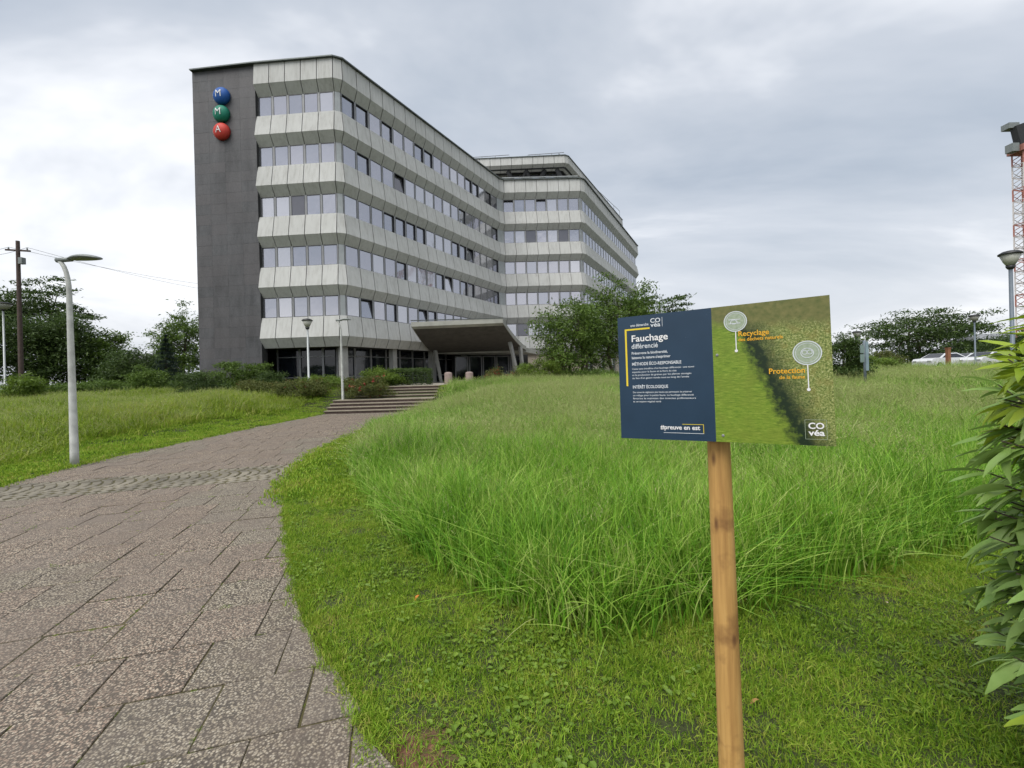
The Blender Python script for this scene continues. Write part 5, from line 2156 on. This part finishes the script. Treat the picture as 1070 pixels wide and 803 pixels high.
def laurel_mat(name, c1, c2, rough):
    t = NT(name)
    oi = t.n('ShaderNodeObjectInfo')
    g = t.n('ShaderNodeNewGeometry')
    f = t.math('ADD', t.math('MULTIPLY', oi.outputs['Random'], 0.5), t.math('MULTIPLY', g.outputs['Random Per Island'], 0.3))
    f = t.math('ADD', f, t.math('MULTIPLY', t.noise(t.coord('Object'), 25, 3), 0.3))
    col = t.ramp(f, [(0.15, c1), (0.85, c2)])
    t.base(col, rough, 0, 0.5)
    tr = t.n('ShaderNodeBsdfTranslucent')
    t.l(col, tr.inputs['Color'])
    ms = t.n('ShaderNodeMixShader', Fac=0.28)
    t.l(t.b.outputs[0], ms.inputs[1])
    t.l(tr.outputs[0], ms.inputs[2])
    t.l(ms.outputs[0], t.o.inputs['Surface'])
    return t.m


young = laurel_mat('young laurel leaves', (0.20, 0.32, 0.014), (0.40, 0.50, 0.045), 0.45)
old = laurel_mat('laurel leaves', (0.15, 0.30, 0.05), (0.43, 0.59, 0.17), 0.42)
LC = np.array([2.51, 1.12, 0.0])
laurel = empty('laurel_bush', (LC[0], LC[1], 0.02), 'large leafy laurel bush with long glossy leaves at the right edge', 'shrub')
r = np.random.default_rng(91)
lm_y = [mesh_obj('leaf', *laurel_leaf(0.14, 0.036, c), young, smooth=True) for c in (0.15, 0.3)]
lm_o = [mesh_obj('leaf', *laurel_leaf(0.150, 0.039, c), old, smooth=True) for c in (0.12, 0.28, 0.4)]
fill = MB()
m = MB()
used = set()
cnt = 0
shoots = []
for s in range(780):
    az = r.uniform(0, 2 * math.pi)
    zz = r.uniform(0.36, 1.80)
    zn = (zz - 1.02) / 0.80
    rad = 0.82 * math.sqrt(max(0.05, 1 - zn ** 8 * 0.8)) * r.uniform(0.55, 1.0) ** 0.6
    p = np.array([LC[0] + rad * math.cos(az), LC[1] + rad * math.sin(az) * 1.0, zz])
    shoots.append((p, az, zz))
for p, az, zz in shoots:
    outv = np.array([math.cos(az), math.sin(az), 0.15 if zz < 1.45 else 0.8])
    outv /= np.linalg.norm(outv)
    nl = r.integers(6, 10)
    to_cam = p[:2] - np.array([0.0, 0.0])
    facing = -(outv[0] * to_cam[0] + outv[1] * to_cam[1]) / np.linalg.norm(to_cam)
    m.tube([p - outv * 0.35 - np.array([0, 0, 0.08]), p + outv * 0.08], [0.006, 0.003], 4)
    for k in range(nl):
        t = k / nl
        st = p - outv * (0.16 * (1 - t)) + outv * 0.08
        la = az + r.normal() * 0.75
        el = (-0.10 - 0.75 * r.random()) if zz < 1.45 else r.uniform(-0.5, 0.5)
        eu = Euler((r.normal() * 0.35, -el, la), 'XYZ')
        sc_ = r.uniform(0.75, 1.2)
        yng = zz > 1.44 + 0.12 * r.normal() or r.random() < 0.05
        pool = lm_y if yng else lm_o
        li = r.integers(0, len(pool))
        if facing > 0.02 and cnt < 300 and p[0] < 2.3 and math.hypot(p[0] - LC[0], p[1] - LC[1]) > 0.5:
            src = pool[li]
            o = src if src.name not in used else src.copy()
            if src.name in used:
                COL.objects.link(o)
            used.add(src.name)
            o.location = tuple(st)
            o.rotation_euler = eu
            o.scale = (sc_, sc_, sc_)
            rel(laurel, o)
            cnt += 1
        else:
            mt_ = eu.to_matrix()
            src = pool[li].data
            fill.add([tuple(mt_ @ (v.co * sc_) + Vector(tuple(st))) for v in src.vertices], [tuple(q.vertices) for q in src.polygons], 0 if yng else 1)
o = rel(laurel, fill.build('foliage', [young, old], smooth=True))
o['kind'] = 'stuff'
for k in range(6):
    a = k * 1.05
    m.tube([(LC[0] + 0.06 * math.cos(a), LC[1] + 0.06 * math.sin(a), -0.03), (LC[0] + 0.2 * math.cos(a), LC[1] + 0.2 * math.sin(a), 0.6), (LC[0] + 0.4 * math.cos(a), LC[1] + 0.4 * math.sin(a), 1.25)], [0.022, 0.016, 0.008], 6)
rel(laurel, m.build('branches', MAT['bark']))

# fallen leaves on the lawn
for pxx, pyy, s, colr, lab in ((438, 627, 0.05, (0.62, 0.20, 0.03), 'small orange fallen leaf lying on the mown lawn left of the post'),
                               (793, 739, 0.045, (0.36, 0.17, 0.07), 'brown fallen leaf on the lawn just right of the wooden post'),
                               (928, 636, 0.05, (0.55, 0.45, 0.30), 'pale dry leaf on the lawn between post and laurel')):
    q = gterr(pxx, pyy)
    vs_, fs_ = laurel_leaf(s, s * 0.55, 0.3)
    o = mesh_obj('fallen_leaf', vs_, fs_, simple('dry leaf', colr, 0.7, 0, 0.2, 30))
    o.location = (q[0], q[1], q[2] + 0.035)
    o.rotation_euler = (0.2, 0.1, random.uniform(0, 6))
    tag(o, lab, 'leaf', 'fallen leaves on the lawn')
